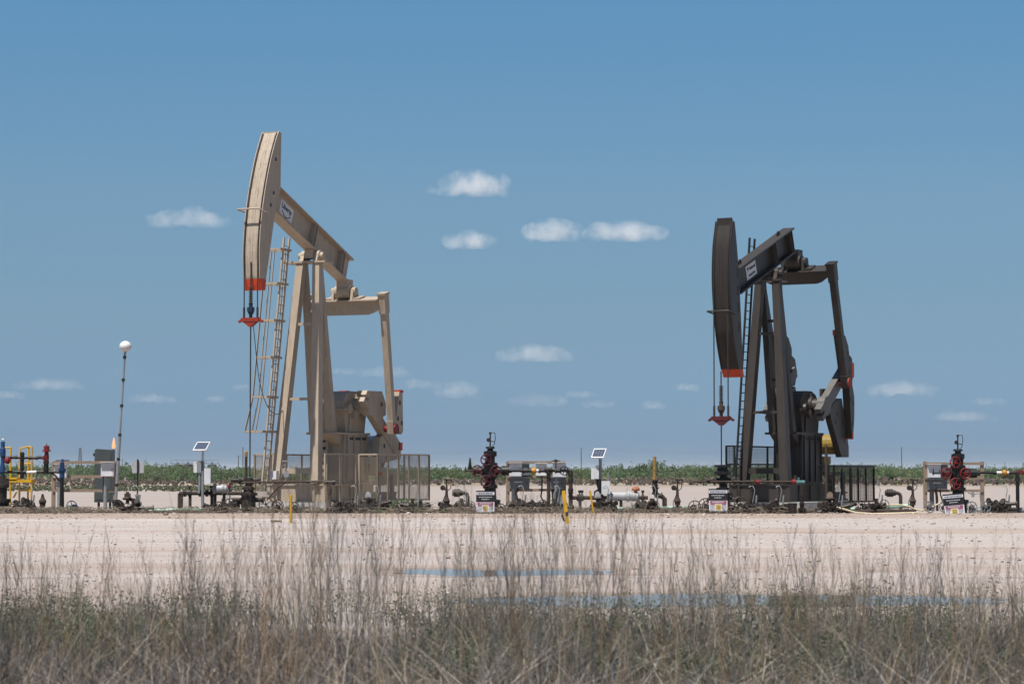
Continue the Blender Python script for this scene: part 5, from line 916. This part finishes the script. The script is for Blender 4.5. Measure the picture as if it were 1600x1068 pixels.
V = ico[None]*RNG.uniform(.6, 1.4, (NS, 12, 1))*rs[:, None, None]*np.array([1.2, 1.2, .7]); V = V + np.stack([xs, ys, gz(xs, ys)+rs*.3], 1)[:, None, :]; Fc = (icf[None] + np.arange(NS)[:, None, None]*12).reshape(-1, 3)
cc = np.array([(.40,.33,.28), (.26,.2,.16), (.18,.14,.12), (.5,.44,.39)])[RNG.integers(0, 4, NS)]*RNG.uniform(.8, 1.2, (NS, 1)); m = tint_mat('stone', .95, 0.0); numpy_mesh('loose_stones', V.reshape(-1, 3), Fc, m, 'stuff', np.repeat(cc, 12, 0))

# ------------------------------------------------------------------ clouds
def cloud_mat(dens, size, W, H):
    m = bpy.data.materials.new('cloud_vapour'); m.use_nodes = True; nt = m.node_tree; N = nt.nodes; N.remove(N['Principled BSDF']); vol = N.new('ShaderNodeVolumePrincipled'); vol.inputs['Color'].default_value = (1, 1, 1, 1); vol.inputs['Anisotropy'].default_value = .0
    g = N.new('ShaderNodeNewGeometry'); t = N.new('ShaderNodeTexNoise'); t.inputs['Scale'].default_value = 3.6/size; t.inputs['Detail'].default_value = 6; t.inputs['Roughness'].default_value = .62; lk(nt, g.outputs['Position'], t.inputs['Vector'])
    r = N.new('ShaderNodeMapRange'); r.inputs[1].default_value = .3; r.inputs[2].default_value = .65; r.inputs[3].default_value = .25*dens; r.inputs[4].default_value = dens; lk(nt, t.outputs['Fac'], r.inputs[0])
    tc = N.new('ShaderNodeTexCoord'); mp = N.new('ShaderNodeMapping'); mp.inputs['Scale'].default_value = (2/W, 1.4/H, 2/H); lk(nt, tc.outputs['Object'], mp.inputs[0]); ln = N.new('ShaderNodeVectorMath'); ln.operation = 'LENGTH'; lk(nt, mp.outputs[0], ln.inputs[0])
    wob = N.new('ShaderNodeMath'); wob.operation = 'MULTIPLY_ADD'; wob.inputs[1].default_value = -2.3; lk(nt, t.outputs['Fac'], wob.inputs[0]); ad = N.new('ShaderNodeMath'); ad.operation = 'ADD'; ad.inputs[1].default_value = 1.15; lk(nt, ln.outputs['Value'], ad.inputs[0]); lk(nt, ad.outputs[0], wob.inputs[2])
    fo = N.new('ShaderNodeMapRange'); fo.inputs[1].default_value = .2; fo.inputs[2].default_value = 1.12; fo.inputs[3].default_value = 1; fo.inputs[4].default_value = 0; lk(nt, wob.outputs[0], fo.inputs[0])
    ml = N.new('ShaderNodeMath'); ml.operation = 'MULTIPLY'; lk(nt, r.outputs[0], ml.inputs[0]); lk(nt, fo.outputs[0], ml.inputs[1]); lk(nt, ml.outputs[0], vol.inputs['Density']); lk(nt, vol.outputs[0], N['Material Output'].inputs['Volume']); return m
def sphere_raw(n=14, m=9): return MB().sphere((0,0,0), 1, n, m)
def cloud(px, py, w, h, dens, D, label):
    w *= 1.16; h *= 1.16
    al = math.atan((HZ-534)/F); k = D/F; W, H = w*k, h*k; rr = random.Random(px*7+py); mb = MB(); nb = max(5, int(w/9))
    for i in range(nb):
        t = (i+.5)/nb*2-1; env = math.sqrt(max(0, 1-t*t)); R = H*(.2+.3*env*rr.uniform(.6, 1.1)); x = t*W*.5*.86
        mb.sphere((x, rr.uniform(-.3, .3)*H, -H*.22 + R*.6 + rr.uniform(0, .16)*H*env), R, 14, 9, (rr.uniform(1.0, 1.5), rr.uniform(.9, 1.4), .85))
    for i in range(nb//2):
        t = rr.uniform(-1, 1); mb.sphere((t*W*.42, 0, -H*.2), H*.2, 12, 8, (1.9, 1.2, .7))
    o = mb.build('cloud', cloud_mat((.62 if py < 540 else .3)*dens/H, W*.55 + H, W, H), None, ((px-800)*k, D, CH + (HZ-py)*k)); tag(o, label, 'cloud', 'small fair-weather clouds')
    rm = o.modifiers.new('merge', 'REMESH'); rm.mode = 'VOXEL'; rm.voxel_size = H/13; return o
CL = [(742,290,92,44,1.9,'brightest compact cloud high between the pumpjacks'), (291,343,128,34,1.3,'long cloud left of the tan horsehead'), (733,377,70,32,1.3,'small rounded cloud below the brightest one'), (865,363,84,38,1.7,'rounded cloud left of the long one before the brown pumpjack'), (977,364,122,36,1.7,'long bright cloud nearest the brown horsehead'),
 (834,555,108,30,1.6,'lone low cloud midway between the pumpjacks'), (75,602,108,20,.9,'low streaky cloud left of the globe lamp'), (716,611,64,30,1.2,'small puffy cloud right of the tan counterweights'), (603,583,80,20,.8,'faint cloud behind the pitman of the tan pumpjack'), (840,627,90,22,.8,'faint low cloud under the lone middle cloud'), (936,632,54,14,.7,'thin wisp right of the faint low cloud'),
 (1412,610,108,26,1.1,'low cloud right of the brown counterweights'), (1076,606,42,15,.8,'tiny cloud left of the hanging rods of the brown pumpjack'), (1019,634,38,16,.7,'tiny low cloud left of the brown carrier bar'), (1508,652,92,20,.8,'faint low cloud above the red-wheeled valve tree'), (237,624,78,16,.8,'thin low cloud right of the globe lamp'), (337,624,28,12,.7,'tiny cloud right of the thin low cloud by the lamp'), (535,580,52,15,.6,'faint wisp between the tan legs and gearbox'), (376,606,34,11,.6,'faint wisp left of the tan pumpjack rod'), (14,618,46,16,.8,'small low cloud at the picture edge beyond the streaky cloud'), (655,602,60,18,.6,'faint veil left of the small puffy cloud'), (908,617,50,14,.6,'faint wisp above the thin wisp'), (680,298,34,16,.3,'faint tail of the brightest cloud'), (1545,628,60,14,.5,'faint wisp just above the low cloud over the red-wheeled tree')]
for q, (px, py, w, h, dn, lab) in enumerate(CL): cloud(px, py, w, h, dn, 7000 + 450*(q % 5), lab)

# ------------------------------------------------------------------ air
hm_ = bpy.data.materials.new('haze_air'); hm_.use_nodes = True; nt = hm_.node_tree; nt.nodes.remove(nt.nodes['Principled BSDF']); hv = nt.nodes.new('ShaderNodeVolumePrincipled'); hv.inputs['Color'].default_value = (.86, .93, 1, 1); hv.inputs['Density'].default_value = HAZE; hv.inputs['Anisotropy'].default_value = .2; nt.links.new(hv.outputs[0], nt.nodes['Material Output'].inputs['Volume'])
if HAZE: hz = MB().box((0, 5800, 9.25), (18400, 12800, 21.5)).build('haze', hm_); hz['kind'] = 'stuff'

# ------------------------------------------------------------------ light, sky, camera
SUN_EL, sdx, sdy = math.radians(67), -.49, -.87
hl = math.hypot(sdx, sdy); sv = Vector((sdx/hl*math.cos(SUN_EL), sdy/hl*math.cos(SUN_EL), math.sin(SUN_EL)))
ld = bpy.data.lights.new('sun', 'SUN'); ld.energy = 5.0; ld.angle = math.radians(.53); ld.color = (1, .96, .9); lo = bpy.data.objects.new('sun', ld); col.objects.link(lo); lo.rotation_euler = (-sv).to_track_quat('-Z', 'Y').to_euler()
wd = bpy.data.worlds.new('World'); scene.world = wd; wd.use_nodes = True; nt = wd.node_tree; N = nt.nodes; bg = N['Background']
sky = N.new('ShaderNodeTexSky'); sky.sky_type = 'NISHITA'; sky.sun_disc = False; sky.sun_elevation = SUN_EL; sky.sun_rotation = math.atan2(sv.x, sv.y); sky.altitude = 900; sky.air_density = .8; sky.dust_density = .3; sky.ozone_density = 2.2

tcw = N.new('ShaderNodeTexCoord'); sxw = N.new('ShaderNodeSeparateXYZ'); nt.links.new(tcw.outputs['Generated'], sxw.inputs[0])   # clear-air tint by elevation above the horizon
rw = N.new('ShaderNodeValToRGB'); nt.links.new(sxw.outputs[2], rw.inputs[0]); SKY = [(0, .345, .48, .77), (.0114, .36, .495, .79), (.062, .575, .685, .765), (.114, .755, .90, .905), (.19, .755, 1.12, 1.15), (.45, 1.0, 1.05, 1.05)]
while len(rw.color_ramp.elements) < len(SKY): rw.color_ramp.elements.new(.5)
for e_, (p_, r_, g_, b_) in zip(rw.color_ramp.elements, SKY): e_.position = p_; e_.color = (r_/1.25, g_/1.25, b_/1.25, 1)
vm = N.new('ShaderNodeVectorMath'); vm.operation = 'MULTIPLY'; nt.links.new(sky.outputs[0], vm.inputs[0]); nt.links.new(rw.outputs[0], vm.inputs[1]); vm2 = N.new('ShaderNodeVectorMath'); vm2.operation = 'SCALE'; vm2.inputs['Scale'].default_value = 1.25; nt.links.new(vm.outputs[0], vm2.inputs[0])
nt.links.new(vm2.outputs[0], bg.inputs[0]); bg.inputs[1].default_value = .06
cd = bpy.data.cameras.new('camera'); co = bpy.data.objects.new('camera', cd); col.objects.link(co); scene.camera = co
co.location = (0, 0, CH); co.rotation_euler = (math.radians(90) + math.atan((HZ-534)/F), 0, 0); cd.lens = 85; cd.sensor_width = 36; cd.clip_start = .1; cd.clip_end = 40000
cd.dof.use_dof = True; cd.dof.focus_distance = 86; cd.dof.aperture_fstop = 5.8
vs = scene.view_settings; scene.display_settings.display_device = 'sRGB'; vs.view_transform = 'Standard'; vs.look = 'None'; vs.exposure = .52; vs.gamma = 1; vs.use_curve_mapping = False
cy = scene.cycles; cy.volume_bounces = 3; cy.max_bounces = 8; cy.transparent_max_bounces = 16; cy.volume_max_steps = 256; cy.volume_step_rate = 1.0; cy.use_denoising = True; cy.caustics_reflective = False; cy.caustics_refractive = False
